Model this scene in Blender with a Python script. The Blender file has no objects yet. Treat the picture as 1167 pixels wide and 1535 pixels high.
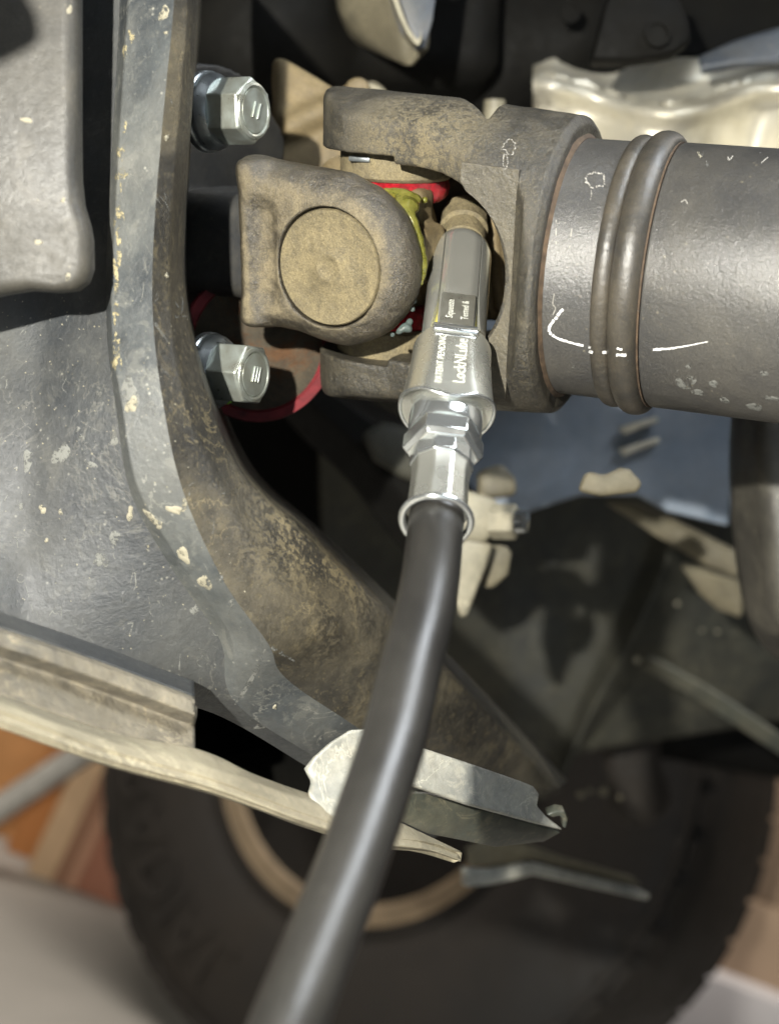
import bpy, bmesh, math, random
import numpy as np
from mathutils import Vector, Matrix
from mathutils.bvhtree import BVHTree

random.seed(7)
rng = np.random.default_rng(7)
sc = bpy.context.scene
col = sc.collection

# ------------------------------------------------------------------ camera, light, exposure
# The drawing frame: x right, y away from the lens, z up in the picture (metres).  The camera is
# rolled 21 degrees against gravity, W turns the drawing frame into the world (floor at z = 0).
F, CX, CY = 2100.0, 583.5, 767.5
CAM_H = 0.65
W = Matrix.Translation((0, 0, CAM_H)) @ Matrix.Rotation(math.radians(-21), 4, 'Y')

cam_d = bpy.data.cameras.new('camera')
cam = bpy.data.objects.new('camera', cam_d)
col.objects.link(cam)
cam.matrix_world = W @ Matrix.Rotation(math.radians(90), 4, 'X')
cam_d.sensor_fit = 'VERTICAL'
cam_d.sensor_height = 24.0
cam_d.sensor_width = 24.0
cam_d.lens = F / 1535.0 * 24.0
cam_d.clip_start = 0.01
cam_d.clip_end = 100
cam_d.dof.use_dof = True
cam_d.dof.focus_distance = 0.425
cam_d.dof.aperture_fstop = 5.6
sc.camera = cam

world = bpy.data.worlds.new('World')
sc.world = world
world.use_nodes = True
wn = world.node_tree.nodes
bg = wn['Background']
bg.inputs[0].default_value = (0.78, 0.90, 1.0, 1)
bg.inputs[1].default_value = 0.018


def lamp(name, kind, loc, power, color, **kw):
    l = bpy.data.lights.new(name, kind)
    l.energy = power
    l.color = color
    for k, v in kw.items():
        setattr(l, k, v)
    o = bpy.data.objects.new(name, l)
    col.objects.link(o)
    o.matrix_world = W @ Matrix.Translation(loc)
    return o


garage_door = lamp('garage_door_daylight', 'AREA', (.35, -1.5, -.30), 5.0, (.74, .87, 1.0), shape='RECTANGLE', size=1.5, size_y=.8)
garage_door.matrix_world = garage_door.matrix_world @ Matrix.Rotation(math.radians(90), 4, 'X')
aim = Vector((0, .4, 0)); lp = Vector((.68, .06, 1.0))
bay = lamp('bay_tube_light', 'AREA', (0, 0, 0), 5.2, (.90, .95, 1.0), shape='RECTANGLE', size=.95, size_y=.42, spread=math.radians(80))
bay.matrix_world = W @ Matrix.Translation(lp) @ (aim - lp).to_track_quat('-Z', 'Y').to_matrix().to_4x4()
floor_fill = lamp('floor_fill_light', 'AREA', (0, 0, 0), 52.0, (1.0, .93, .84), shape='RECTANGLE', size=3.0, size_y=.4)  # added area lamp, no fixture seen; lifts floor, lumber and boxes
floor_fill.matrix_world = Matrix.Translation((-.35, 1.55, 2.4))
lamp('head_lamp', 'POINT', (-0.13, -0.15, 0.10), 48.0, (1.0, 0.965, 0.87), shadow_soft_size=0.006)

sc.view_settings.view_transform = 'Standard'
sc.view_settings.look = 'None'
sc.view_settings.gamma = 1
sc.view_settings.exposure = 0.0
sc.view_settings.use_curve_mapping = False
sc.cycles.use_denoising = True
sc.cycles.max_bounces = 6
sc.cycles.use_adaptive_sampling = True
sc.cycles.adaptive_threshold = .012
sc.cycles.sample_clamp_indirect = 4


# ------------------------------------------------------------------ helpers
def P(px, py, d):
    return Vector(((px - CX) / F * d, d, (CY - py) / F * d))


def V(*a):
    return Vector(a)


BASE = {}


def tag(o, label=None, cat=None, group=None, kind=None):
    if label: o['label'] = label
    if cat: o['category'] = cat
    if group: o['group'] = group
    if kind: o['kind'] = kind
    return o


def thing(name, base, label, cat, group=None):
    o = bpy.data.objects.new(name, None)
    o.empty_display_size = 0.01
    col.objects.link(o)
    o.matrix_world = W @ Matrix.Translation(base)
    BASE[o.name] = Vector(base)
    return tag(o, label, cat, group)


def mesh_obj(name, verts, faces, mat, parent=None, base=None, smooth=True, angle=None):
    """verts in the drawing frame"""
    if parent is not None:
        b = BASE[parent.name]
    else:
        if base is None:
            base = sum((Vector(v) for v in verts), Vector()) / len(verts)
        b = Vector(base)
    me = bpy.data.meshes.new(name)
    va = np.array([tuple(v) for v in verts], dtype=float) - np.array(b)
    if isinstance(faces, np.ndarray):
        faces = faces.tolist()
    me.from_pydata(va.tolist(), [], faces)
    me.update()
    bm = bmesh.new(); bm.from_mesh(me)
    bmesh.ops.recalc_face_normals(bm, faces=bm.faces)
    if angle is not None:
        for f in bm.faces: f.smooth = True
        lim = math.radians(angle)
        for e in bm.edges:
            if len(e.link_faces) == 2 and e.calc_face_angle(0) > lim:
                e.smooth = False
    else:
        for f in bm.faces: f.smooth = smooth
    bm.to_mesh(me); bm.free()
    if mat: me.materials.append(mat)
    o = bpy.data.objects.new(name, me)
    col.objects.link(o)
    if parent is not None:
        o.parent = parent
    else:
        o.matrix_world = W @ Matrix.Translation(b)
    BASE[o.name] = b
    return o


def bevel(o, w, seg=3, ang=40):
    m = o.modifiers.new('bevel', 'BEVEL')
    m.width = w; m.segments = seg; m.limit_method = 'ANGLE'; m.angle_limit = math.radians(ang)
    m.harden_normals = False
    for p in o.data.polygons: p.use_smooth = True
    return o


def solid(o, t, off=-1):
    m = o.modifiers.new('solid', 'SOLIDIFY')
    m.thickness = t; m.offset = off
    return o


def subsurf(o, n=1):
    m = o.modifiers.new('sub', 'SUBSURF'); m.levels = n; m.render_levels = n
    return o


def grid_faces(nr, nc, close_c=False, close_r=False):
    f = []
    for i in range(nr if close_r else nr - 1):
        for j in range(nc if close_c else nc - 1):
            a = i * nc + j; b = i * nc + (j + 1) % nc
            i2 = (i + 1) % nr
            f.append((a, b, i2 * nc + (j + 1) % nc, i2 * nc + j))
    return f


def catmull(pts, k):
    pts = [np.array(p, dtype=float) for p in pts]
    out = []
    n = len(pts)
    for i in range(n - 1):
        p0 = pts[i - 1] if i > 0 else 2 * pts[0] - pts[1]
        p1, p2 = pts[i], pts[i + 1]
        p3 = pts[i + 2] if i + 2 < n else 2 * pts[-1] - pts[-2]
        for j in range(k):
            t = j / k
            out.append(0.5 * (2 * p1 + (p2 - p0) * t + (2 * p0 - 5 * p1 + 4 * p2 - p3) * t * t + (3 * p1 - p0 - 3 * p2 + p3) * t ** 3))
    out.append(pts[-1])
    return out


def chaikin(pts, it=2, sharp=0.3, sub=3):
    """round the corners of an open polyline of arrays, corner radius limited by `sharp`"""
    pts = [np.array(p, dtype=float) for p in pts]
    q = [pts[0]]
    for i in range(1, len(pts) - 1):
        a, b, c = pts[i - 1], pts[i], pts[i + 1]
        q += [b + (a - b) * sharp, b, b + (c - b) * sharp]
    q.append(pts[-1])
    for _ in range(it):
        r = [q[0]]
        for i in range(len(q) - 1):
            r += [q[i] * .75 + q[i + 1] * .25, q[i] * .25 + q[i + 1] * .75]
        r.append(q[-1])
        q = r
    return q


def loft(name, rows, mat, parent=None, base=None, k=8, sharp=0.3, thick=None, it=2, pixels=True):
    """rows of (px, py, depth); smooth along the rows, rounded corners across"""
    R = [[np.array(P(*p)) if pixels else np.array(p) for p in r] for r in rows]
    nc = len(R[0])
    colsm = [catmull([r[j] for r in R], k) for j in range(nc)]
    fine = []
    for i in range(len(colsm[0])):
        fine.append(chaikin([colsm[j][i] for j in range(nc)], it, sharp))
    verts = [v for r in fine for v in r]
    o = mesh_obj(name, verts, grid_faces(len(fine), len(fine[0])), mat, parent, base)
    if thick: solid(o, thick)
    return o


def tube(name, pts, radii, mat, parent=None, base=None, n=20, k=6, cap=True):
    """round tube through points of the drawing frame"""
    pr = [tuple(p) + (r,) for p, r in zip(pts, radii)]
    fine = catmull(pr, k) if k > 1 else [np.array(p) for p in pr]
    verts, prev = [], None
    for i, q in enumerate(fine):
        a = fine[max(i - 1, 0)][:3]; b = fine[min(i + 1, len(fine) - 1)][:3]
        t = Vector(b - a).normalized()
        if prev is None:
            prev = t.orthogonal().normalized()
        u = (prev - t * prev.dot(t)).normalized(); prev = u
        w = t.cross(u)
        for j in range(n):
            an = 2 * math.pi * j / n
            verts.append(Vector(q[:3]) + (u * math.cos(an) + w * math.sin(an)) * q[3])
    f = grid_faces(len(fine), n, close_c=True)
    if cap:
        f.append(tuple(range(n))); f.append(tuple(range(len(verts) - n, len(verts))))
    return mesh_obj(name, verts, f, mat, parent, base, angle=60)


def frame_of(axis, up):
    a = Vector(axis).normalized()
    v = Vector(up); v = (v - a * v.dot(a)).normalized()
    n = a.cross(v)
    return a, v, n


def lathe(name, prof, org, axis, mat, parent=None, base=None, n=64, up=(0, 0, 1), angle=35, phase=0.0, smooth=None, rfun=None):
    """prof: list of (s, r) along axis"""
    a, v, nn = frame_of(axis, up)
    verts = []
    for s, r in prof:
        for j in range(n):
            t = 2 * math.pi * j / n + phase
            rr = rfun(s, r, t) if rfun else r
            verts.append(Vector(org) + a * s + (v * math.cos(t) + nn * math.sin(t)) * rr)
    f = grid_faces(len(prof), n, close_c=True)
    if prof[0][1] > 1e-6: f.append(tuple(range(n)))
    if prof[-1][1] > 1e-6: f.append(tuple(range(len(verts) - n, len(verts))))
    o = mesh_obj(name, verts, f, mat, parent, base, angle=angle)
    return o


def prism(name, outline, thick, mat, parent=None, base=None, bev=0.0006, seg=2, back=None):
    """outline: (px, py, depth) of the front face; extruded away from the lens"""
    pts = [P(*p) for p in outline]
    c = sum(pts, Vector()) / len(pts)
    nrm = Vector()
    for i in range(len(pts)):
        nrm += (pts[i] - c).cross(pts[(i + 1) % len(pts)] - c)
    nrm.normalize()
    if nrm.y < 0: nrm = -nrm
    if back is not None: nrm = Vector(back).normalized()
    n = len(pts)
    verts = pts + [p + nrm * thick for p in pts]
    faces = [tuple(range(n)), tuple(range(2 * n - 1, n - 1, -1))]
    faces += [(i, (i + 1) % n, n + (i + 1) % n, n + i) for i in range(n)]
    o = mesh_obj(name, verts, faces, mat, parent, base, smooth=False)
    if bev: bevel(o, bev, seg)
    return o


def box(name, org, ex, ey, ez, mat, parent=None, base=None, bev=0.001):
    """box from corner org with edge vectors"""
    o = Vector(org); ex, ey, ez = Vector(ex), Vector(ey), Vector(ez)
    vs = [o, o + ex, o + ex + ey, o + ey, o + ez, o + ex + ez, o + ex + ey + ez, o + ey + ez]
    fs = [(0, 1, 2, 3), (4, 5, 6, 7), (0, 1, 5, 4), (1, 2, 6, 5), (2, 3, 7, 6), (3, 0, 4, 7)]
    b = mesh_obj(name, vs, fs, mat, parent, base, smooth=False)
    if bev: bevel(b, bev, 2)
    return b


# ---- signed-distance solids turned into quads (surface nets): cast parts with real fillets
def sdf(name, fn, lo, hi, h, org, axes, mat, parent=None, base=None, steps=2):
    lo, hi = np.array(lo, float), np.array(hi, float)
    n = np.ceil((hi - lo) / h).astype(int) + 1
    gx, gy, gz = [lo[i] + h * np.arange(n[i]) for i in range(3)]
    X, Y, Z = np.meshgrid(gx, gy, gz, indexing='ij')
    D = fn(X, Y, Z)
    S = D < 0
    c = np.zeros(tuple(n - 1), int); cs = [n[0] - 1, n[1] - 1, n[2] - 1]
    for i in (0, 1):
        for j in (0, 1):
            for k in (0, 1):
                c += S[i:i + cs[0], j:j + cs[1], k:k + cs[2]]
    act = (c > 0) & (c < 8)
    idx = -np.ones(act.shape, int)
    cells = np.argwhere(act)
    idx[act] = np.arange(len(cells))
    acc = np.zeros((len(cells), 3)); cnt = np.zeros(len(cells))
    ci, cj, ck = cells.T
    for ax in range(3):
        oth = [b for b in range(3) if b != ax]
        for u in (0, 1):
            for w in (0, 1):
                o0 = [0, 0, 0]; o0[oth[0]] = u; o0[oth[1]] = w
                o1 = list(o0); o1[ax] = 1
                d0 = D[ci + o0[0], cj + o0[1], ck + o0[2]]; d1 = D[ci + o1[0], cj + o1[1], ck + o1[2]]
                m = (d0 < 0) != (d1 < 0)
                t = np.where(m, d0 / np.where(m, d0 - d1, 1), 0)
                pos = np.zeros((len(cells), 3)) + np.array(o0)
                pos[:, ax] += t
                acc[m] += pos[m]; cnt[m] += 1
    vp = lo + (cells + acc / cnt[:, None]) * h
    e = h * 0.3
    for _ in range(steps):
        d = fn(vp[:, 0], vp[:, 1], vp[:, 2])
        g = np.stack([fn(vp[:, 0] + (e if i == 0 else 0), vp[:, 1] + (e if i == 1 else 0), vp[:, 2] + (e if i == 2 else 0)) - d for i in range(3)], 1) / e
        g2 = (g * g).sum(1) + 1e-6
        mv = np.clip(d / g2, -h * .5, h * .5)
        vp = vp - g * mv[:, None] * 0.8
    quads = []
    for ax in range(3):
        oth = [b for b in range(3) if b != ax]
        sl0 = [slice(1, -1)] * 3; sl1 = [slice(1, -1)] * 3
        sl0[ax] = slice(0, -1); sl1[ax] = slice(1, None)
        chg = S[tuple(sl0)] != S[tuple(sl1)]
        q = np.argwhere(chg)
        q[:, oth[0]] += 1; q[:, oth[1]] += 1
        def cell(du, dw):
            r = q.copy(); r[:, oth[0]] -= du; r[:, oth[1]] -= dw
            return idx[r[:, 0], r[:, 1], r[:, 2]]
        quads.append(np.stack([cell(0, 0), cell(1, 0), cell(1, 1), cell(0, 1)], 1))
    quads = np.concatenate(quads)
    quads = quads[(quads >= 0).all(1)]
    A = np.array([tuple(a) for a in axes])
    wv = np.array(org) + vp @ A
    return mesh_obj(name, wv, quads, mat, parent, base)


def smin(a, b, k):
    h = np.clip(.5 + .5 * (b - a) / k, 0, 1)
    return b * (1 - h) + a * h - k * h * (1 - h)


def smax(a, b, k):
    return -smin(-a, -b, k)


def sbox(X, Y, Z, c, hf, r):
    qx, qy, qz = np.abs(X - c[0]) - hf[0] + r, np.abs(Y - c[1]) - hf[1] + r, np.abs(Z - c[2]) - hf[2] + r
    return np.sqrt(np.maximum(qx, 0) ** 2 + np.maximum(qy, 0) ** 2 + np.maximum(qz, 0) ** 2) + np.minimum(np.maximum(qx, np.maximum(qy, qz)), 0) - r


def ssph(X, Y, Z, c, r):
    return np.sqrt((X - c[0]) ** 2 + (Y - c[1]) ** 2 + (Z - c[2]) ** 2) - r


def lump(X, Y, Z, s, amp, seed=0):
    """cheap smooth 3-D noise for cast and caked surfaces"""
    r = np.random.default_rng(seed)
    o = 0
    for i in range(6):
        k = r.normal(size=3); k /= np.linalg.norm(k); k *= (0.6 + r.random()) * s
        o = o + np.sin(X * k[0] + Y * k[1] + Z * k[2] + r.random() * 6.28)
    return o * amp / 6


# ---- marks lying on a surface, found by shooting rays from the drawing frame's origin
def bvh_of(objs):
    vs, fs = [], []
    for o in objs:
        dg = bpy.context.evaluated_depsgraph_get()
        ev = o.evaluated_get(dg); me = ev.to_mesh()
        off = len(vs); b = BASE[o.name]
        vs += [v.co + b for v in me.vertices]
        fs += [tuple(off + i for i in p.vertices) for p in me.polygons]
        ev.to_mesh_clear()
    return BVHTree.FromPolygons(vs, fs)


def hit(bvh, px, py, lift=0.0001):
    d = P(px, py, 1.0).normalized()
    loc, nr, _, _ = bvh.ray_cast(Vector((0, 0, 0)), d)
    if loc is None: return None, None
    if nr.dot(d) > 0: nr = -nr
    return loc + nr * lift, nr


def ribbon(name, bvh, px_pts, wpx, mat, parent, gaps=None, lift=0.00008, k=10, jag=0.35):
    """a thin smear following pixels on a surface"""
    pts = catmull([np.array(p, float) for p in px_pts], k)
    verts, faces = [], []
    for i, p in enumerate(pts):
        a = pts[max(i - 1, 0)]; b = pts[min(i + 1, len(pts) - 1)]
        t = b - a; t = t / (np.linalg.norm(t) + 1e-9); nn = np.array([-t[1], t[0]])
        wd = wpx(i / (len(pts) - 1)) if callable(wpx) else wpx
        row = []
        for s in (-1, 1):
            q = p + nn * s * wd * .5 * (1 + random.uniform(-jag, jag))
            h, _ = hit(bvh, q[0], q[1], lift)
            row.append(h)
        verts.append(row)
    vv, idm = [], []
    for r in verts:
        if r[0] is None or r[1] is None: idm.append(None); continue
        idm.append(len(vv)); vv += r
    for i in range(len(idm) - 1):
        if idm[i] is None or idm[i + 1] is None: continue
        if (vv[idm[i]] - vv[idm[i + 1]]).length > 0.02: continue
        if gaps and random.random() < gaps: continue
        faces.append((idm[i], idm[i] + 1, idm[i + 1] + 1, idm[i + 1]))
    return mesh_obj(name, vv, faces, mat, parent)


def blot(name, bvh, cx, cy, rx, ry, rot, mat, parent, hgt=0.0004, jag=0.25, n=18):
    """a dried splash: low dome on a surface"""
    verts, faces = [], []
    ph = [random.uniform(0, 6.28) for _ in range(3)]
    rings = 4
    c, nr = hit(bvh, cx, cy, hgt)
    if c is None: return None
    verts.append(c)
    for ri in range(1, rings + 1):
        f = ri / rings
        for j in range(n):
            t = 2 * math.pi * j / n
            rr = f * (1 + jag * (math.sin(2 * t + ph[0]) * .5 + math.sin(3 * t + ph[1]) * .3 + math.sin(5 * t + ph[2]) * .2))
            x, y = rx * rr * math.cos(t), ry * rr * math.sin(t)
            q = (cx + x * math.cos(rot) - y * math.sin(rot), cy + x * math.sin(rot) + y * math.cos(rot))
            h, _ = hit(bvh, q[0], q[1], hgt * (1 - f ** 4) - 0.00005 * (ri == rings) + 0.00004)
            verts.append(h if h is not None else c)
    for j in range(n): faces.append((0, 1 + j, 1 + (j + 1) % n))
    for ri in range(rings - 1):
        for j in range(n):
            a = 1 + ri * n + j; b = 1 + ri * n + (j + 1) % n
            faces.append((a, b, b + n, a + n))
    return mesh_obj(name, verts, faces, mat, parent)


def text_mesh(s, size, ex=0.0):
    cu = bpy.data.curves.new('txt', 'FONT'); cu.body = s; cu.size = size
    cu.extrude = ex; cu.resolution_u = 2; cu.align_x = 'CENTER'; cu.align_y = 'CENTER'
    o = bpy.data.objects.new('txt', cu); col.objects.link(o)
    dg = bpy.context.evaluated_depsgraph_get()
    me = bpy.data.meshes.new_from_object(o.evaluated_get(dg))
    vs = [tuple(v.co) for v in me.vertices]; fs = [tuple(p.vertices) for p in me.polygons]
    bpy.data.objects.remove(o); bpy.data.curves.remove(cu); bpy.data.meshes.remove(me)
    return vs, fs


# ------------------------------------------------------------------ materials
class N:
    def __init__(self, name):
        self.m = bpy.data.materials.new(name); self.m.use_nodes = True
        self.t = self.m.node_tree; self.bs = self.t.nodes['Principled BSDF']
        tc = self.t.nodes.new('ShaderNodeTexCoord'); self.co = tc.outputs['Object']

    def node(self, typ, **kw):
        n = self.t.nodes.new(typ)
        for k, v in kw.items(): setattr(n, k, v)
        return n

    def set(self, sock, v):
        if hasattr(v, 'is_output') or isinstance(v, bpy.types.NodeSocket): self.t.links.new(v, sock)
        else: sock.default_value = v

    def noise(self, scale, detail=6, rough=.6, dist=0.0, seed=0.0, typ='FBM', stretch=None):
        mp = self.node('ShaderNodeMapping'); self.t.links.new(self.co, mp.inputs[0])
        mp.inputs['Location'].default_value = (seed * 1.37, seed * .71, seed * 2.13)
        if stretch: mp.inputs['Scale'].default_value = stretch
        n = self.node('ShaderNodeTexNoise'); n.noise_type = typ
        n.inputs['Scale'].default_value = scale; n.inputs['Detail'].default_value = detail
        n.inputs['Roughness'].default_value = rough; n.inputs['Distortion'].default_value = dist
        self.t.links.new(mp.outputs[0], n.inputs['Vector'])
        return n.outputs['Fac']

    def voro(self, scale, seed=0.0, feat='F1', out='Distance'):
        mp = self.node('ShaderNodeMapping'); self.t.links.new(self.co, mp.inputs[0])
        mp.inputs['Location'].default_value = (seed * 1.37, seed * .71, seed * 2.13)
        n = self.node('ShaderNodeTexVoronoi'); n.feature = feat; n.inputs['Scale'].default_value = scale
        self.t.links.new(mp.outputs[0], n.inputs['Vector'])
        return n.outputs[out]

    def step(self, x, lo, hi, a=0.0, b=1.0):
        n = self.node('ShaderNodeMapRange'); n.clamp = True
        self.set(n.inputs[0], x)
        n.inputs[1].default_value = lo; n.inputs[2].default_value = hi; n.inputs[3].default_value = a; n.inputs[4].default_value = b
        return n.outputs[0]

    def math(self, op, a, b=0.0):
        n = self.node('ShaderNodeMath', operation=op); self.set(n.inputs[0], a); self.set(n.inputs[1], b)
        return n.outputs[0]

    def mix(self, f, a, b):
        n = self.node('ShaderNodeMix', data_type='RGBA')
        self.set(n.inputs[0], f)
        for s, v in ((n.inputs[6], a), (n.inputs[7], b)):
            self.set(s, tuple(v) + (1,) if isinstance(v, tuple) and len(v) == 3 else v)
        return n.outputs[2]

    def bump(self, h, strength=.3, dist=.0005, prev=None):
        b = self.node('ShaderNodeBump'); b.inputs['Strength'].default_value = strength; b.inputs['Distance'].default_value = dist
        self.set(b.inputs['Height'], h)
        if prev is not None: self.t.links.new(prev, b.inputs['Normal'])
        return b.outputs[0]

    def out(self, color, rough=.6, metal=0.0, normal=None, **kw):
        b = self.bs
        self.set(b.inputs['Base Color'], tuple(color) + (1,) if isinstance(color, tuple) and len(color) == 3 else color)
        self.set(b.inputs['Roughness'], rough); self.set(b.inputs['Metallic'], metal)
        if normal is not None: self.t.links.new(normal, b.inputs['Normal'])
        for k, v in kw.items(): self.set(b.inputs[k], v)
        return self.m


def grime(name, base, alt, dust, amt=.5, ns=60, rough=(.45, .8), bump=.35, fine=900, speck=0.0, metal=0.0, seed=1.0, cover=(.42, .66), cracks=0.0, spec=.5, fdist=.0003, stains=0.0, nd=None, grit=.4, patch=None, mid=0.0, grain=0.0):
    """painted or cast metal under dried road dust"""
    base, alt, dust = [tuple(x * min(1.25, (x / .17) ** .32) for x in c) for c in (base, alt, dust)]
    n = N(name)
    a = n.noise(ns, 8, .65, .3, seed)
    b = n.noise(ns * .35, 10, .7, .6, seed + 3)
    f = n.noise(fine * .5, 9, .74, .15, seed + 5)
    c1 = n.mix(n.step(a, .36, .64), base, alt)
    mask = n.math('MULTIPLY', n.step(n.math('ADD', b, n.math('MULTIPLY', n.math('SUBTRACT', f, .5), .45)), cover[0], cover[1]), amt)
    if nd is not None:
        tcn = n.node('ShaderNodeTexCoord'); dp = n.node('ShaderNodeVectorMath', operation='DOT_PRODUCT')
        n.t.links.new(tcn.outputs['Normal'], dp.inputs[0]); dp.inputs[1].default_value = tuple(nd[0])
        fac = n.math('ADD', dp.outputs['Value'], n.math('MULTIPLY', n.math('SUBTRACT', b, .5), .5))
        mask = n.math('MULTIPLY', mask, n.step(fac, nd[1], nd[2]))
    if patch is not None:
        ds = n.node('ShaderNodeVectorMath', operation='DISTANCE')
        n.t.links.new(n.co, ds.inputs[0]); ds.inputs[1].default_value = tuple(patch[0])
        pz = n.step(n.math('ADD', ds.outputs['Value'], n.math('MULTIPLY', n.math('SUBTRACT', b, .5), patch[1] * .9)), patch[1], patch[1] * .35)
        streak = n.step(n.math('ADD', n.math('MULTIPLY', f, .7), n.math('MULTIPLY', n.noise(70, 5, .6, .3, seed + 29, stretch=(1.0, 1.0, .35)), .3)), .46, .54)
        mask = n.math('MAXIMUM', mask, n.math('MULTIPLY', n.math('MULTIPLY', pz, streak), .62))
    c2 = n.mix(mask, c1, dust)
    c3 = n.mix(n.math('MULTIPLY', n.step(f, .50, .68), grit), c2, tuple(x * .35 for x in base))
    c3 = n.mix(n.math('MULTIPLY', n.step(f, .46, .30), grit * .6), c3, tuple(min(1, x * 1.45) for x in dust))
    if grain:
        g2 = n.noise(2100, 4, .65, .1, seed + 31)
        c3 = n.mix(n.math('MULTIPLY', n.step(g2, .53, .66), grain), c3, tuple(x * .55 for x in base))
        c3 = n.mix(n.math('MULTIPLY', n.step(g2, .46, .32), grain * .7), c3, tuple(min(1, x * 1.5) for x in dust))
    h = f
    if cracks:
        r = n.noise(ns * 4, 5, .6, 1.2, seed + 9, typ='RIDGED_MULTIFRACTAL')
        cr = n.step(r, .55, 1.1)
        c3 = n.mix(n.math('MULTIPLY', cr, cracks), c3, dust)
        h = n.math('ADD', f, n.math('MULTIPLY', cr, .6))
    if stains:
        sn = n.noise(ns * .9, 6, .62, 1.0, seed + 13)
        ln = n.step(n.math('ABSOLUTE', n.math('SUBTRACT', sn, .5)), .012, .002)
        pm = n.step(n.noise(ns * .5, 4, .6, 0, seed + 15), .48, .6)
        c3 = n.mix(n.math('MULTIPLY', n.math('MULTIPLY', ln, pm), stains), c3, tuple(min(1, x * 1.35) for x in dust))
        bl = n.step(n.noise(ns * 2.2, 6, .7, .8, seed + 17), .57, .61)
        c3 = n.mix(n.math('MULTIPLY', bl, stains * .5), c3, dust)
        dk = n.step(n.noise(ns * 1.3, 8, .7, .5, seed + 19), .56, .64)
        c3 = n.mix(n.math('MULTIPLY', dk, stains * .6), c3, tuple(x * .5 for x in base))
    if speck:
        v = n.voro(330, seed)
        sp = n.math('MULTIPLY', n.step(v, .16, .08), n.step(n.noise(70, 2, .5, 0, seed + 7), .5, .62))
        c3 = n.mix(n.math('MULTIPLY', sp, speck), c3, tuple(min(1, x * 1.6) for x in dust))
    rg = n.step(mask, 0, max(amt, .01), rough[0], rough[1])
    nb = n.bump(h, bump, fdist)
    nb = n.bump(a, bump * .5, .0012, nb)
    if mid: nb = n.bump(n.noise(260, 5, .6, .2, seed + 23), mid, .0009, nb)
    kw = {'Specular IOR Level': spec}
    return n.out(c3, rg, metal, nb, **kw)


def plain(name, color, rough=.6, metal=0.0, vary=.25, ns=40, bump=.1, seed=2.0, dist=.0004, **kw):
    n = N(name)
    a = n.noise(ns, 6, .6, .2, seed)
    c = n.mix(n.step(a, .3, .7), tuple(x * (1 - vary) for x in color), tuple(min(1, x * (1 + vary)) for x in color))
    return n.out(c, rough, metal, n.bump(n.noise(ns * 12, 4, .6, 0, seed), bump, dist), **kw)


MAT = {}
DUST = (.30, .245, .135)
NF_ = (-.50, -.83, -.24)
MAT['ear'] = grime('dusty_cast_iron', (.046, .042, .036), (.075, .067, .052), (.215, .185, .125), .8, 170, (.30, .85), .9, 1300, seed=1.2, cover=(.26, .62), nd=(NF_, .84, 1.02), mid=.35, fdist=.0007, grain=.5, spec=.6)  # dust kept to the face; the mask also paints shade onto the shoulder
MAT['cap'] = grime('dusty_bearing_cap', (.115, .10, .068), (.15, .13, .084), (.225, .192, .12), .6, 420, (.55, .85), .8, 1300, seed=4.1, cover=(.40, .62), grit=.45, fdist=.0006, grain=.55)
MAT['yoke'] = grime('dusty_forged_yoke', (.042, .041, .038), (.060, .057, .050), (.21, .18, .115), .16, 110, (.34, .65), .9, 1300, seed=2.2, cover=(.50, .66), mid=.22, fdist=.0006, grain=.35, patch=(P(640, 222, .43) - (P(590, 375, .464) + Vector((.925, -.345, -.155)).normalized() * .09), .030))
MAT['flat'] = grime('machined_flat_grey', (.06, .056, .047), (.09, .083, .066), (.17, .15, .105), .35, 120, (.33, .55), .7, 1500, seed=2.8, grit=.35, grain=.4)
MAT['shaft'] = grime('dusty_shaft_paint', (.054, .054, .055), (.068, .067, .065), (.14, .128, .10), .22, 60, (.30, .42), .8, 1900, speck=.5, seed=6.0, spec=1.0, grit=.25, fdist=.0003, grain=.28)
MAT['ring'] = grime('weld_ring_paint', (.042, .041, .039), (.056, .053, .047), (.13, .108, .072), .28, 130, (.36, .55), .5, 1100, seed=3.4, grit=.3, spec=.6, grain=.25)
MAT['rust'] = plain('rust_line', (.065, .042, .024), .8, 0, .5, 300, .3)
MAT['member'] = grime('mud_splashed_black_frame', (.024, .028, .033), (.046, .050, .053), (.115, .113, .10), .36, 40, (.44, .68), .6, 1000, speck=.7, seed=8.3, cracks=.22, fdist=.0005, stains=.38, spec=.6, mid=.12)
MAT['rib'] = grime('worn_lit_rib', (.042, .047, .051), (.074, .080, .082), (.17, .168, .15), .45, 46, (.36, .6), .6, 1000, speck=.7, seed=9.3, cracks=.26, stains=.5, spec=.6, mid=.12)  # worn grey dust; the paler tone also paints in the rib's lit angle
MAT['member_dust'] = grime('dust_caked_frame_wall', (.030, .029, .027), (.052, .049, .042), (.23, .195, .12), .22, 44, (.42, .8), .7, 1000, seed=11.0, cover=(.50, .66), stains=.25, patch=(P(430, 830, .43) - P(250, 700, .43), .042), mid=.25)
MAT['plate'] = grime('dusty_grey_plate', (.034, .034, .032), (.052, .050, .044), (.10, .092, .075), .42, 34, (.4, .7), .6, 900, speck=.6, seed=12.4, cracks=.22, stains=.4, mid=.15, grain=.25)
MAT['channel'] = grime('mud_caked_channel', (.085, .081, .072), (.15, .14, .118), (.27, .24, .18), .55, 70, (.5, .85), 1.0, 460, seed=14.0, cracks=.5, fdist=.0014, stains=.6, mid=.6)
MAT['lip'] = grime('dusty_beige_lip', (.16, .148, .118), (.24, .218, .168), (.36, .325, .245), .65, 42, (.45, .8), .6, 600, seed=15.0, stains=.6, cracks=.3, mid=.25)
MAT['tab'] = grime('scuffed_bare_flange', (.17, .175, .168), (.26, .26, .238), (.40, .375, .31), .6, 70, (.3, .55), .7, 900, seed=16.0, cracks=.4, stains=.6, mid=.25)
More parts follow.
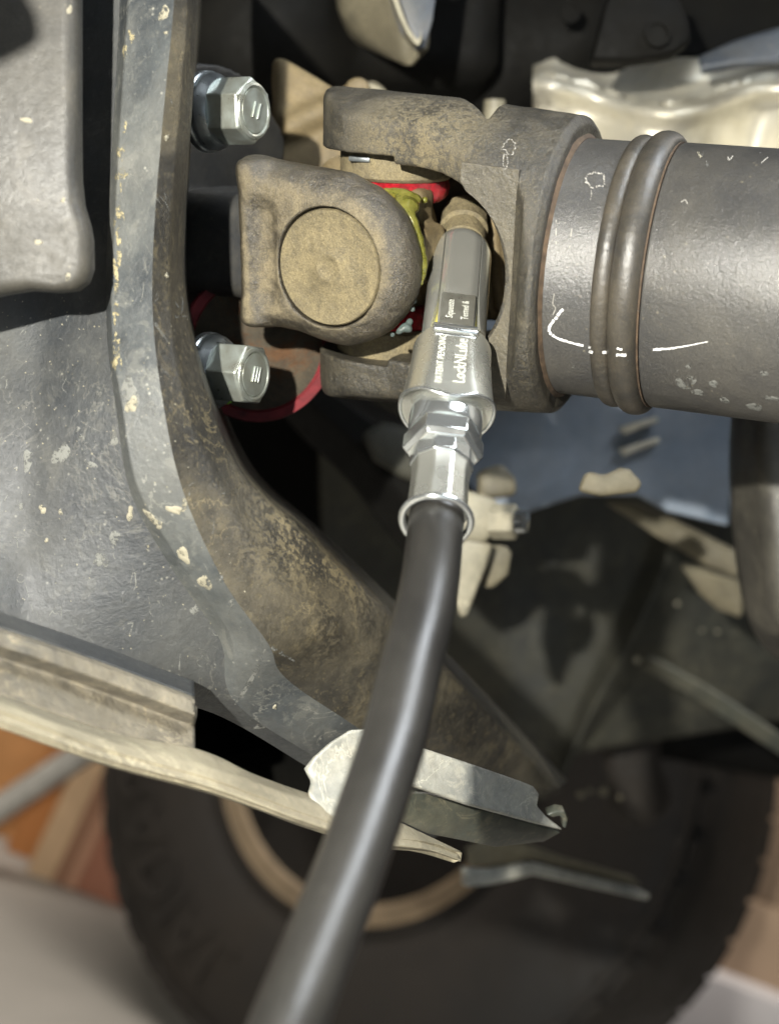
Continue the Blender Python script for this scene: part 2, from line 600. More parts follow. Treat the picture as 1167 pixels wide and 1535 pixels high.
MAT['dark'] = grime('dark_underbody', (.005, .0055, .006), (.010, .010, .009), (.022, .02, .016), .4, 20, (.55, .85), .3, 400, seed=17.0, spec=.12)
MAT['shadow_block'] = grime('shaded_flange', (.030, .032, .035), (.05, .05, .048), (.11, .095, .065), .4, 60, (.5, .8), .35, 900, seed=18.0)  # dark blue base puts the shade on neck and flange into the colour
MAT['web'] = grime('dark_green_grey_web', (.045, .05, .045), (.08, .085, .072), (.2, .18, .13), .4, 40, (.3, .55), .3, 600, seed=18.5, stains=.3)
MAT['brown'] = grime('brown_dusty_casting', (.085, .069, .042), (.14, .112, .065), (.22, .178, .105), .6, 70, (.6, .85), .6, 900, seed=19.0, grain=.4)
MAT['cream'] = grime('cream_dusty_bracket', (.17, .16, .125), (.25, .235, .185), (.32, .295, .23), .5, 40, (.45, .8), .3, 500, seed=20.0, stains=.4)
MAT['alu'] = grime('cast_aluminium', (.42, .40, .34), (.54, .52, .45), (.44, .39, .28), .4, 40, (.30, .5), .4, 700, metal=.5, seed=21.0, grit=.15, stains=.3)
MAT['shield'] = grime('blue_grey_steel', (.15, .18, .22), (.22, .25, .29), (.28, .27, .24), .3, 25, (.32, .55), .2, 500, seed=22.0, grit=.15)
MAT['fin'] = grime('dull_blue_fin', (.06, .07, .085), (.10, .11, .125), (.2, .18, .14), .4, 25, (.35, .6), .3, 500, seed=22.5)
MAT['olive'] = grime('dusty_wheel_liner', (.034, .036, .034), (.055, .056, .048), (.11, .104, .08), .5, 26, (.55, .85), .6, 260, seed=23.0, stains=.5, mid=.3, spec=.3)
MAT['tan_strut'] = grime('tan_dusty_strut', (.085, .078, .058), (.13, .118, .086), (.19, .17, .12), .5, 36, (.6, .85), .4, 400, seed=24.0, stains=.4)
MAT['tank'] = grime('speckled_black_tank', (.030, .030, .030), (.055, .053, .050), (.16, .15, .12), .5, 24, (.36, .65), .5, 350, speck=.9, seed=25.0, stains=.4)
MAT['rubber'] = grime('dusty_tyre_rubber', (.020, .018, .016), (.030, .026, .023), (.065, .054, .043), .5, 7, (.6, .9), .4, 160, seed=26.0, grit=.2)
MAT['rim'] = plain('tan_rim_paint', (.27, .20, .125), .6, .1, .3, 20, .1)
MAT['rim_dark'] = plain('dark_rim_well', (.035, .028, .022), .7, 0, .3, 12, .1)
MAT['white_metal'] = plain('pale_metal', (.72, .66, .62), .5, 0, .1, 40)
MAT['disc'] = grime('rusty_disc_face', (.055, .050, .040), (.085, .076, .058), (.13, .07, .035), .6, 110, (.75, .9), .4, 700, seed=27.0, cover=(.5, .62), grain=.3, spec=.2)
MAT['red_paint'] = plain('faded_red_paint', (.13, .010, .014), .75, 0, .5, 160, .3)
MAT['red_seal'] = plain('red_rubber_seal', (.33, .010, .018), .22, 0, .55, 700, .8, 3.0, .0008)
MAT['grease'] = None
MAT['hose'] = grime('satin_black_hose', (.026, .025, .024), (.032, .031, .029), (.07, .066, .058), .25, 40, (.29, .42), .25, 1500, seed=34.0, grit=.15, spec=.65, fdist=.00025, speck=.25)
MAT['chalk'] = plain('white_chalk', (.66, .66, .65), .9, 0, .25, 1200, .2)
MAT['thread'] = plain('pale_lint', (.26, .25, .225), .9, 0, .3, 900, 0)


def splash(name, c, thr, seed):
    n = N(name)
    a = n.noise(900, 5, .65, .4, seed); b = n.noise(260, 4, .6, .3, seed + 2)
    al = n.step(n.math('ADD', n.math('MULTIPLY', a, .5), n.math('MULTIPLY', b, .5)), thr, thr + .05)
    return n.out(n.mix(n.step(b, .35, .65), tuple(x * .7 for x in c), c), .85, 0, n.bump(a, .5, .0005), Alpha=al)


MAT['mud'] = splash('dried_pale_mud', (.27, .25, .185), .42, 41)
MAT['mud_grey'] = splash('grey_dried_splash', (.14, .142, .13), .46, 47)
MAT['chip'] = splash('yellowed_paint_chip', (.26, .225, .13), .49, 53)
MAT['green_mark'] = plain('green_inspection_paint', (.22, .50, .05), .5, 0, .2, 200, .1)
MAT['pink_mark'] = plain('pink_inspection_paint', (.65, .25, .55), .6, 0, .1, 200, .1)
MAT['etch'] = plain('etched_pale_lettering', (.74, .74, .66), .5, .3, .2, 900, .1)


def metal(name, c, rough, vary=.1, ns=120, bump=.06, stretch=None, alt=None, mt=1.0):
    n = N(name)
    a = n.noise(ns, 5, .6, .2, 31, stretch=stretch)
    f = n.noise(1400, 3, .6, 0, 33)
    cc = n.mix(n.step(a, .35, .65), tuple(x * (1 - vary) for x in c), alt or c)
    rg = n.step(a, .3, .7, rough * .75, rough * 1.35)
    return n.out(cc, rg, mt, n.bump(f, bump, .00012))


MAT['zinc'] = metal('zinc_plating', (.46, .47, .40), .34, .25, 150, .3, alt=(.44, .48, .44), mt=.75)
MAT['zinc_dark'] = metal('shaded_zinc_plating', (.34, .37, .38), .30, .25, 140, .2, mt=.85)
MAT['chrome'] = metal('bright_chrome_plating', (.82, .85, .84), .15, .03, 60, .03, mt=.93)
MAT['nose'] = metal('bright_polished_steel', (.60, .60, .55), .20, .05, 80, .05, mt=.78)
MAT['sleeve'] = metal('satin_nickel_sleeve', (.60, .60, .54), .27, .04, 60, .05, mt=.86)
MAT['plate_steel'] = metal('etched_plate_steel', (.34, .33, .28), .34, .15, 300, .2, mt=.8)

g = N('yellow_green_grease')
gn = g.noise(350, 4, .6, .5, 3)
MAT['grease'] = g.out(g.mix(g.step(gn, .35, .65), (.20, .20, .035), (.36, .34, .09)), .10, 0, g.bump(gn, .25, .0006), **{'Transmission Weight': .6, 'IOR': 1.45, 'Subsurface Weight': .2, 'Subsurface Radius': (.003, .003, .001)})
g = N('yellow_grease')
MAT['grease_yellow'] = g.out((.62, .55, .03), .15, 0, g.bump(g.noise(700, 3), .3, .0004))
g = N('blue_clear_grease')
MAT['grease_clear'] = g.out((.055, .07, .065), .08, 0, g.bump(g.noise(600, 3), .5, .0008))

# ------------------------------------------------------------------ setting: garage floor and back wall
Wi = W.inverted()


def world_sheet(name, pts, mat):
    me = bpy.data.meshes.new(name); me.from_pydata([tuple(p) for p in pts], [], [tuple(range(len(pts)))]); me.update()
    me.materials.append(mat)
    o = bpy.data.objects.new(name, me); col.objects.link(o)
    BASE[o.name] = Vector()
    return tag(o, kind='structure')


n = N('concrete_floor')
MAT['floor'] = n.out(n.mix(n.step(n.noise(2.2, 8, .65, .3, 1), .3, .7), (.30, .285, .255), (.46, .43, .39)), .6, 0, n.bump(n.noise(60, 4), .15, .002))
MAT['wall'] = plain('garage_wall_paint', (.10, .085, .075), .8, 0, .2, 3, .1)
world_sheet('garage_floor', [(-6, -4, 0), (6, -4, 0), (6, 4.5, 0), (-6, 4.5, 0)], MAT['floor'])
world_sheet('garage_wall', [(-6, 2.6, 0), (6, 2.6, 0), (6, 2.6, 3.0), (-6, 2.6, 3.0)], MAT['wall'])


def wbox(name, corner, ex, ey, ez, mat, parent=None, bev=.003):
    """box given in world coordinates, built in the drawing frame"""
    R = Wi.to_3x3()
    return box(name, Wi @ Vector(corner), R @ Vector(ex), R @ Vector(ey), R @ Vector(ez), mat, parent, base=Wi @ Vector(corner) if parent is None else None, bev=bev)


def wpt(px, py, d):
    return W @ P(px, py, d)


def floor_at(px, py):
    a = W @ Vector((0, 0, 0)); b = W @ P(px, py, 1)
    t = a.z / (a.z - b.z)
    return a + (b - a) * t

# ------------------------------------------------------------------ frame crossmember
CM = thing('frame_crossmember', P(250, 700, .43), 'curved black steel crossmember with a raised rib and mud splashes, beside the bolts', 'crossmember')
rows = [
    [(-140, -90, .455), (60, -90, .45), (184, -90, .440), (197, -90, .433), (268, -90, .428), (286, -90, .434), (301, -90, .448), (305, -90, .52)],
    [(-140, 40, .455), (60, 40, .45), (178, 40, .439), (189, 40, .432), (258, 40, .427), (280, 40, .433), (296, 40, .447), (300, 40, .52)],
    [(-140, 150, .455), (60, 150, .45), (172, 150, .438), (182, 150, .431), (247, 150, .426), (271, 150, .432), (288, 150, .446), (292, 150, .52)],
    [(-140, 330, .455), (60, 330, .447), (162, 330, .436), (172, 330, .429), (232, 330, .424), (256, 330, .430), (276, 330, .444), (282, 330, .52)],
    [(-140, 490, .452), (60, 490, .444), (160, 490, .433), (167, 488, .427), (229, 470, .423), (256, 462, .430), (279, 455, .444), (286, 455, .52)],
    [(-140, 650, .440), (50, 640, .437), (174, 612, .428), (182, 606, .423), (244, 600, .420), (275, 588, .427), (308, 574, .442), (320, 570, .52)],
    [(-140, 800, .425), (40, 800, .430), (196, 738, .424), (206, 730, .420), (274, 735, .418), (320, 712, .426), (362, 706, .443), (380, 700, .52)],
    [(-140, 930, .412), (60, 960, .420), (256, 850, .422), (270, 842, .418), (336, 872, .417), (400, 850, .424), (455, 795, .444), (475, 790, .52)],
    [(150, 1030, .56), (150, 1062, .418), (330, 960, .422), (345, 952, .418), (402, 965, .416), (485, 930, .427), (558, 889, .450), (575, 885, .53)],
    [(330, 1040, .60), (300, 1064, .432), (352, 1052, .426), (366, 1044, .424), (432, 1020, .426), (545, 985, .438), (636, 968, .462), (650, 960, .55)],
    [(490, 1120, .62), (462, 1152, .458), (480, 1140, .454), (500, 1130, .452), (560, 1108, .456), (650, 1085, .470), (728, 1062, .497), (742, 1055, .58)],
    [(670, 1230, .70), (640, 1262, .535), (660, 1250, .533), (680, 1245, .532), (720, 1230, .535), (770, 1210, .545), (838, 1180, .57), (850, 1170, .64)],
]
sh_ = [.034] * 6 + [.030, .022, .012, .006, .002, 0]
rows = [[(x, y, d - q) if j < 7 else (x, y, d) for j, (x, y, d) in enumerate(r)] for r, q in zip(rows, sh_)]
cm_face = loft('face', [r[:3] for r in rows], MAT['member'], CM, k=10, sharp=.2)
cm_rib = loft('rib', [[r[2], r[3], tuple(.5 * (a + b) for a, b in zip(r[3], r[4])), r[4]] for r in rows], MAT['rib'], CM, k=10, sharp=.15)
cm_wall = loft('side_wall', [r[4:] for r in rows], MAT['member_dust'], CM, k=10, sharp=.25)
BV_CM = bvh_of([cm_face, cm_rib, cm_wall])

# ------------------------------------------------------------------ left plate in front of it
LP = prism('corner_plate', [(-140, -120, .374), (112, -120, .370), (112, 40, .370), (112, 200, .370), (113, 262, .370), (117, 300, .370), (126, 330, .370), (130, 352, .370),
                            (131, 396, .370), (124, 418, .370), (108, 431, .370), (80, 434, .370), (40, 431, .371), (0, 437, .372), (-60, 452, .373), (-140, 470, .374)],
           .010, MAT['plate'], base=P(60, 300, .371), bev=.0035, seg=4)
tag(LP, 'dusty grey steel plate with rounded lower corner overlapping the crossmember', 'plate')

# ------------------------------------------------------------------ lower channel with cut-out and torn end
CH = thing('lower_flange_channel', P(300, 1130, .38), 'mud-caked steel channel with a cut-out, running below the crossmember behind the hose', 'channel')
ch_rows = []
for (x, yt, dt) in ((-160, 862, .352), (-60, 897, .362), (60, 936, .374), (160, 971, .386), (240, 1001, .395), (291, 1020, .400)):
    ee = 0
    ch_rows.append([(x, yt + 10, dt + .07), (x, yt, dt), (x + 1 + 3 * ee, yt + 30 - 4 * ee, dt - .019), (x + 1 + 4 * ee, yt + 52 - 6 * ee, dt - .021), (x + 1 + 8 * ee, yt + 70 - 10 * ee, dt - .012), (x + 2 + 9 * ee, yt + 124 - 26 * ee, dt - .024)])
o = loft('channel_face', ch_rows, MAT['channel'], CH, k=8, sharp=.25, thick=.003)
edge_rows = []
for r in ch_rows:
    (x1, y1, d1), (x2, y2, d2) = r[1], r[2]
    edge_rows.append([(x1, y1 + 1, d1 - .0012), (x1, y1 + .5 * (y2 - y1), d1 + .5 * (d2 - d1) - .0018), (x2, y2 - 8, d2 + .0030)])
o = loft('painted_edge', edge_rows, MAT['member'], CH, k=8, sharp=.2, thick=.0008)
lip_rows = [
    [(-160, 983, .326), (-160, 1000, .308), (-160, 1026, .302), (-160, 1040, .312)],
    [(0, 1040, .342), (0, 1052, .325), (0, 1080, .318), (0, 1092, .33)],
    [(160, 1096, .360), (160, 1108, .346), (160, 1138, .339), (160, 1148, .352)],
    [(300, 1124, .378), (300, 1146, .366), (300, 1176, .359), (300, 1186, .372)],
    [(380, 1160, .386), (380, 1172, .377), (380, 1204, .370), (380, 1212, .383)],
    [(465, 1190, .396), (460, 1200, .387), (460, 1234, .380), (460, 1242, .393)],
    [(560, 1216, .412), (560, 1232, .405), (560, 1264, .398), (560, 1270, .41)],
    [(640, 1252, .430), (640, 1262, .424), (640, 1274, .420), (640, 1278, .43)],
    [(690, 1276, .442), (690, 1282, .438), (690, 1290, .436), (690, 1292, .44)],
]
lip = loft('lower_lip', lip_rows, MAT['lip'], CH, k=8, sharp=.3, thick=.0025)
tab_px = [(460, 1152, .396), (474, 1135, .396), (500, 1112, .398), (528, 1094, .401), (560, 1092, .406), (612, 1113, .415), (700, 1142, .434), (780, 1170, .450), (800, 1178, .454),
          (809, 1190, .456), (806, 1208, .456), (818, 1222, .458), (846, 1244, .462), (800, 1233, .452), (700, 1206, .430), (600, 1172, .412), (540, 1190, .400), (520, 1232, .392), (480, 1216, .389), (466, 1190, .391), (471, 1172, .394)]
tab = prism('end_tab', tab_px, .0022, MAT['tab'], CH, bev=.0009, seg=3)
prism('end_hook', [(818, 1222, .458), (834, 1216, .458), (846, 1218, .459), (851, 1228, .460), (848, 1243, .461), (842, 1240, .461), (843, 1228, .460), (838, 1224, .460), (828, 1226, .459)], .004, MAT['web'], CH, bev=.0005)
prism('under_web', [(596, 1190, .424), (640, 1190, .432), (840, 1248, .470), (815, 1262, .472), (742, 1270, .462), (640, 1250, .440), (588, 1226, .426)], .002, MAT['web'], CH, bev=.0004)

prism('pocket_shade', [(250, 1010, .50), (500, 1090, .52), (520, 1205, .50), (400, 1196, .47), (290, 1150, .455)], .003, MAT['dark'], CH, bev=0)  # black panel put behind the gap so it reads as deep shade


# a second, farther bracket under it
FB = thing('far_bracket', P(840, 1310, .72), 'blurred thin steel bracket jutting right in front of the tyre', 'bracket')
prism('top_plate', [(700, 1276, .70), (735, 1262, .70), (775, 1264, .71), (850, 1290, .73), (950, 1318, .76), (962, 1330, .765), (900, 1320, .75), (800, 1290, .72), (740, 1300, .71), (705, 1300, .70)], .004, MAT['tan_strut'], FB, bev=.001)
prism('front_lip', [(700, 1302, .698), (740, 1303, .708), (800, 1293, .717), (962, 1334, .762), (975, 1342, .764), (970, 1350, .764), (800, 1312, .717), (740, 1326, .708), (700, 1330, .698)], .006, MAT['tab'], FB, bev=.001)

# ------------------------------------------------------------------ universal joint geometry
UC = P(590, 375, .464)                       # centre of the joint
UCAP = P(490, 402, .430)                     # centre of the round cap that faces the lens
nF = (UCAP - UC).normalized()
v0 = Vector((.20, 0, 1)); vF = (v0 - nF * v0.dot(nF)).normalized()
aF = vF.cross(nF)                            # along the flange axis, to the right
aS = Vector((.925, -.345, -.155)).normalized()
vS = (vF - aS * vF.dot(aS)).normalized(); nS = aS.cross(vS)
CAPN = (UCAP - UC).length

# flange yoke: D-shaped ear with the big cap, neck and flange behind
FY = thing('flange_yoke', UC, 'dusty brown forged yoke with a D-shaped ear around the large round bearing cap', 'yoke')


def ear_fn(X, Y, Z):
    # X along flange axis, Y up, Z toward the lens, millimetres, origin at cap centre on the ear face
    top = (Y - 28.0 + .10 * X) * .985; bot = (-Y - 24.5 - .11 * X) * .985
    dx = np.abs(X + 14) - 20; dy = np.maximum(top, bot)
    bx = smax(smax(dx, dy, 5), X - 6, 1)
    ci = np.sqrt((X - 1.0) ** 2 + (Y - .8) ** 2) - 25.6
    d2 = smin(bx, ci, 3)
    dz = np.abs(Z + 9.5) - 9.5
    r = 9.0
    d = np.sqrt(np.maximum(d2 + r, 0) ** 2 + np.maximum(dz + r, 0) ** 2) + np.minimum(np.maximum(d2 + r, dz + r), 0) - r
    # rib down the left edge, swelling at both ends, and the shallow valley beside it
    rib = np.sqrt((X + 29.5 - .006 * (Y - 3) ** 2 * 0) ** 2 + (Z + 4.2) ** 2) - (4.6 + .0035 * (Y - 3) ** 2 * .5)
    rib = smax(rib, np.abs(Y - 4.5) - 26.5, 4)
    d = smin(d, rib, 3)
    val = np.sqrt((X + 23.5 + .02 * Y) ** 2 + (Z - 4.0) ** 2) - 6.0
    d = smax(d, -smax(val, np.abs(Y - 2) - 17, 5), 2.5)
    rr = np.sqrt(X ** 2 + Y ** 2)
    d = d + lump(X, Y, Z, .35, .30, 5) + lump(X, Y, Z, 1.1, .14, 6) + lump(X, Y, Z, 2.4, .05, 7)
    hole = np.maximum(rr - 18.6, -(Z + 3.2))
    return np.maximum(d, -hole)


mm = .001
AX = [aF * mm, vF * mm, nF * mm]
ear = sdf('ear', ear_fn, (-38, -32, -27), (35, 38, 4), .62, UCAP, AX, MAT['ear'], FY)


def neck_fn(X, Y, Z):
    d = sbox(X, Y, Z, (-52, -1, -34), (26, 17, 18), 7)
    d = smin(d, sbox(X, Y, Z, (-36, 0, -36), (12, 22, 14), 8), 6)
    fl = np.maximum(np.sqrt(Y ** 2 + (Z + 46) ** 2) - 57, np.abs(X + 86) - 7)
    d = smin(d, fl, 4)
    return d + lump(X, Y, Z, .3, .5, 8)


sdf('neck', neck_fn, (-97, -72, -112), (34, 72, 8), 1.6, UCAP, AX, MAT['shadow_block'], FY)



def rear_fn(X, Y, Z):
    d = sbox(X, Y, Z, (-8, 0, -74), (38, 26, 10), 7)
    for q in (20, 26, 32):
        d = smin(d, smax(np.sqrt((X - q + .15 * Y) ** 2 + (Z + 64.5) ** 2) - 2.0, np.abs(Y) - 22, 2), 1.5)
    return d + lump(X, Y, Z, .4, .6, 18)


sdf('rear_ear', rear_fn, (-50, -30, -88), (36, 30, -58), 1.1, UCAP, AX, MAT['brown'], FY)
# bearing cap in that ear
UJ = thing('universal_joint', UC, 'dusty universal joint cross with round bearing caps and red seals', 'universal joint')
cap_prof = [(-.003, 0), (-.003, .0179), (-.0010, .0179), (-.0005, .0175), (-.0005, .0166), (-.0008, .0150), (-.0008, .0052), (-.0004, .0044), (-.0003, .0038), (-.0009, .0030), (-.0012, .0012), (-.0012, .0)]
lathe('bearing_cap', cap_prof, UCAP, nF, MAT['cap'], UJ, n=96, up=vF, angle=50)


def cross_fn(X, Y, Z):
    # origin at joint centre
    d = ssph(X, Y, Z, (0, 0, 0), 15)
    for ax in range(2):
        q = (Y, Z)[ax]; o1 = X; o2 = (Z, Y)[ax]
        cone = np.sqrt(o1 ** 2 + o2 ** 2) - (13.5 - np.abs(q) * .08)
        d = smin(d, np.maximum(cone, np.abs(q) - 30), 5)
    d = smin(d, sbox(X, Y, Z, (13, 2, 12), (9, 9, 8), 3), 3)     # boss for the grease fitting
    d = smin(d, sbox(X, Y, Z, (10, 14, 8), (7, 8, 5), 3), 3)
    return d + lump(X, Y, Z, .5, .4, 3)


AXU = [aF * mm, vF * mm, nF * mm]
sdf('cross', cross_fn, (-26, -34, -34), (28, 34, 34), .9, UC, AXU, MAT['brown'], UJ)
for sgn in (1, -1):
    c = lathe('bearing_cup', [(.0238, .0), (.0238, .0172), (.0248, .0182), (.044, .0182), (.046, .017), (.046, 0)], UC, vS * sgn, MAT['cap'], UJ, n=72, up=nF, angle=40)
    lathe('seal', [(.0165, .0120), (.0168, .0150), (.0182, .0168), (.0210, .0174), (.0236, .0168), (.0236, .0120)], UC, vS * sgn, MAT['red_seal'], UJ, n=72, up=nF, angle=50,
          rfun=lambda s, r, t: r * (1 + .018 * math.sin(9 * t) + .012 * math.sin(23 * t + 1)))
lathe('seal', [(.0125, .0130), (.0128, .0165), (.0160, .0172), (.0160, .0130)], UC, nF, MAT['red_seal'], UJ, n=64, up=vF, angle=50)

# ------------------------------------------------------------------ driveshaft
def s_at(px, A=UC, D=aS):
    k = (px - CX) / F
    return (k * A.y - A.x) / (D.x - k * D.y)


DS = thing('driveshaft', UC + aS * .09, 'thick dusty grey driveshaft tube with a double weld ring and forked yoke', 'driveshaft')
s1, s2, s3, s4, s5 = s_at(862), s_at(936), s_at(958), s_at(1000), s_at(1450)
rt = .0403
tube_prof = [(s1 - .004, 0), (s1 - .004, rt * .985), (s2, rt * .985)]
lathe('neck_tube', [(s1 - .0012, .036), (s1 - .0012, rt * .985), (s2 + .002, rt * .985), (s2 + .002, .036)], UC, aS, MAT['shaft'], DS, n=128, up=vS)


def arc_prof(sa, sb, rb, h, k=8):
    return [(sa + (sb - sa) * (.5 - .5 * math.cos(math.pi * i / k)), rb + h * math.sin(math.pi * i / k)) for i in range(k + 1)]


wob = lambda s, r, t: r * (1 + .0016 * math.sin(5 * t + 1) + .001 * math.sin(17 * t))
lathe('weld_bead', [(s2 - .0006, .038)] + arc_prof(s2 - .0006, s3 + .0004, rt * .985, .0021) + [(s3 + .0004, .038)], UC, aS, MAT['ring'], DS, n=360, up=vS, angle=60, rfun=lambda s, r, t: wob(s, r, t) * (1 + .0022 * abs(math.sin(44 * t + 180 * s))))
lathe('weld_ring', [(s3, .038)] + arc_prof(s3, s4, rt * .99, .0036, 12) + [(s4, .038)], UC, aS, MAT['ring'], DS, n=128, up=vS, angle=60, rfun=wob)
lathe('rust_gap', [(s4 - .0012, .037), (s4 - .0012, rt * 1.004), (s4 + .0004, rt * 1.004), (s4 + .0004, .037)], UC, aS, MAT['rust'], DS, n=128, up=vS)
sh = lathe('tube', [(s4 + .0006, .036), (s4 + .0006, rt - .0004), (s4 + .0012, rt), (s5, rt), (s5, .036)], UC, aS, MAT['shaft'], DS, n=160, up=vS)


def yoke_fn(X, Y, Z):
    # X along shaft from joint centre (mm), Y up, Z toward the lens
    R = np.interp(X, [-30, 20, 60, s1 * 1000], [51.5, 49.5, 46.5, 44.2])
    d = smax(np.sqrt(Y ** 2 + Z ** 2) - R, -(X + 24), np.where(Y < 0, 12.0, 3.0))
    d = np.maximum(d, X - s1 * 1000)
    # ears rounded when seen from above
    ee = np.sqrt(np.minimum(X, 0) ** 2 + Z ** 2) - np.interp(X, [-30, 10, 48, 62], [23.5, 25.5, 36, 48])
    d = smax(d, ee, 2.5)
    # machined flats front and back
    d = smax(d, np.abs(Z) - np.interp(X, [0, 52, 55, 58], [36.5, 36.5, 39.5, 48]), 1.0)
    # the slot between the ears
    hh = np.where(X < 14, 30.5, 30.5 * np.sqrt(np.maximum(1 - (np.maximum(X - 14, 0) / 36.0) ** 2.4, 0)))
    ex = np.where(X < 14, np.abs(Y) - 30.5, np.where(X < 50, (np.abs(Y) - hh) * .75, X - 50 + .75 * np.abs(Y)))
    step = np.maximum(np.abs(Y) - 33.0, X - 9)
    d = smax(d, -ex, 1.3)
    d = smax(d, -step, .8)
    # groove across the top
    d = smax(d, -(np.abs(X - .40 * Z - 29) * .85 + np.abs(Y - .33 * Z - 54) * .55 - 8.0), .8)
    # shallow dished relief on the ears' shoulders
    d = smax(d, -(np.sqrt((X - 10) ** 2 * .35 + (np.abs(Y) - 57) ** 2 + (Z - 20) ** 2) - 9.5), 4)
    return d + lump(X, Y, Z, .4, .22, 12) + lump(X, Y, Z, 1.3, .10, 13)


yk = sdf('yoke', yoke_fn, (-28, -56, -50), (s1 * 1000 + 2, 56, 50), .85, UC, [aS * mm, vS * mm, nS * mm], MAT['yoke'], DS)
fp = [(52.5, -35), (52.5, 33), (35, 34)]
for i in range(25):
    y = 31 - 62 * i / 24
    fp.append((max(35, 15.5 + 36 * max(0, 1 - (min(abs(y), 30.4) / 30.5) ** 2) ** (1 / 2.4)), y))
fp.append((36, -34))
fv = [UC + aS * x * mm + vS * y * mm + nS * 36.75 * mm for x, y in fp] + [UC + aS * x * mm + vS * y * mm + nS * 35.5 * mm for x, y in fp]
nf = len(fp)
mesh_obj('machined_flat', fv, [tuple(range(nf)), tuple(range(2 * nf - 1, nf - 1, -1))] + [(i, (i + 1) % nf, nf + (i + 1) % nf, nf + i) for i in range(nf)], MAT['flat'], DS, smooth=False)
lathe('rust_seam', [(s1 - .0004, .036), (s1 - .0004, rt * 1.03), (s1 + .0002, rt * 1.012), (s1 + .0010, rt * .990), (s1 + .0010, .036)], UC, aS, MAT['rust'], DS, n=128, up=vS, rfun=wob)
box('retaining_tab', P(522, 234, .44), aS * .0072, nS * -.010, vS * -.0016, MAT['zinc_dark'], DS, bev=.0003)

BV_DS = bvh_of([o for o in DS.children if o.type == 'MESH'])
ribbon('chalk_mark', BV_DS, [(843, 463), (833, 476), (824, 488), (823, 497), (832, 505), (850, 512), (885, 521)], lambda t: 4.6 - 1.4 * t, MAT['chalk'], DS, gaps=.03)
ribbon('chalk_mark', BV_DS, [(882, 526), (888, 529)], 4, MAT['chalk'], DS, k=4)
ribbon('chalk_mark', BV_DS, [(902, 528), (908, 528)], 4, MAT['chalk'], DS, k=4)
ribbon('chalk_mark', BV_DS, [(924, 522), (932, 524)], 3, MAT['chalk'], DS, k=4)
ribbon('chalk_mark', BV_DS, [(923, 532), (938, 532)], 4, MAT['chalk'], DS, k=5)
ribbon('chalk_mark', BV_DS, [(978, 524), (1005, 522), (1030, 518), (1060, 512)], lambda t: 3.6 - 2.6 * t, MAT['chalk'], DS, gaps=.06)
ribbon('chalk_mark', BV_DS, [(833, 330), (833, 370)], 1.6, MAT['thread'], DS, gaps=.45)
ribbon('chalk_mark', BV_DS, [(834, 335), (848, 334)], 1.5, MAT['thread'], DS, gaps=.4)
ribbon('chalk_mark', BV_DS, [(858, 330), (853, 372)], 1.8, MAT['thread'], DS, gaps=.45)


def loop_mark(cx, cy, rx, ry, w, jig=.25, n=16, tail=None):
    pts = []
    for i in range(n + 1):
        t = 2 * math.pi * i / n
        k = 1 + random.uniform(-jig, jig)
        pts.append((cx + rx * k * math.cos(t), cy + ry * k * math.sin(t)))
    ribbon('lint_mark', BV_DS, pts, w, MAT['thread'], DS, gaps=.22, k=5, jag=.6)
    if tail: ribbon('lint_mark', BV_DS, tail, w * .7, MAT['thread'], DS, gaps=.25, k=5)


loop_mark(763, 219, 10, 10, 1.1, .35)
loop_mark(757, 243, 4, 10, 1.2)
loop_mark(892, 270, 14, 11, 2.2, .14, 22, [(885, 284), (886, 292), (884, 300)])
ribbon('lint_mark', BV_DS, [(830, 440), (828, 455), (832, 462), (828, 472)], 1.4, MAT['thread'], DS, gaps=.2)
ribbon('lint_mark', BV_DS, [(1090, 235), (1092, 240), (1098, 234)], 1.6, MAT['thread'], DS)
ribbon('lint_mark', BV_DS, [(1045, 228), (1050, 236)], 3.4, MAT['mud'], DS)
ribbon('lint_mark', BV_DS, [(1020, 303), (1026, 300), (1030, 306)], 1.2, MAT['thread'], DS)
ribbon('lint_mark', BV_DS, [(1140, 245), (1145, 240), (1150, 236)], 1.3, MAT['thread'], DS)
for (x, y, rx, ry) in [(1027, 573, 17, 10), (1014, 558, 4, 3), (1032, 549, 5, 4), (1045, 588, 9, 5), (1068, 575, 8, 5), (1130, 610, 14, 5), (1155, 597, 10, 4), (1145, 560, 7, 4), (1085, 600, 8, 4)]:
    blot('dried_splash', BV_DS, x, y, rx, ry, .15, MAT['mud_grey'], DS, .00008)

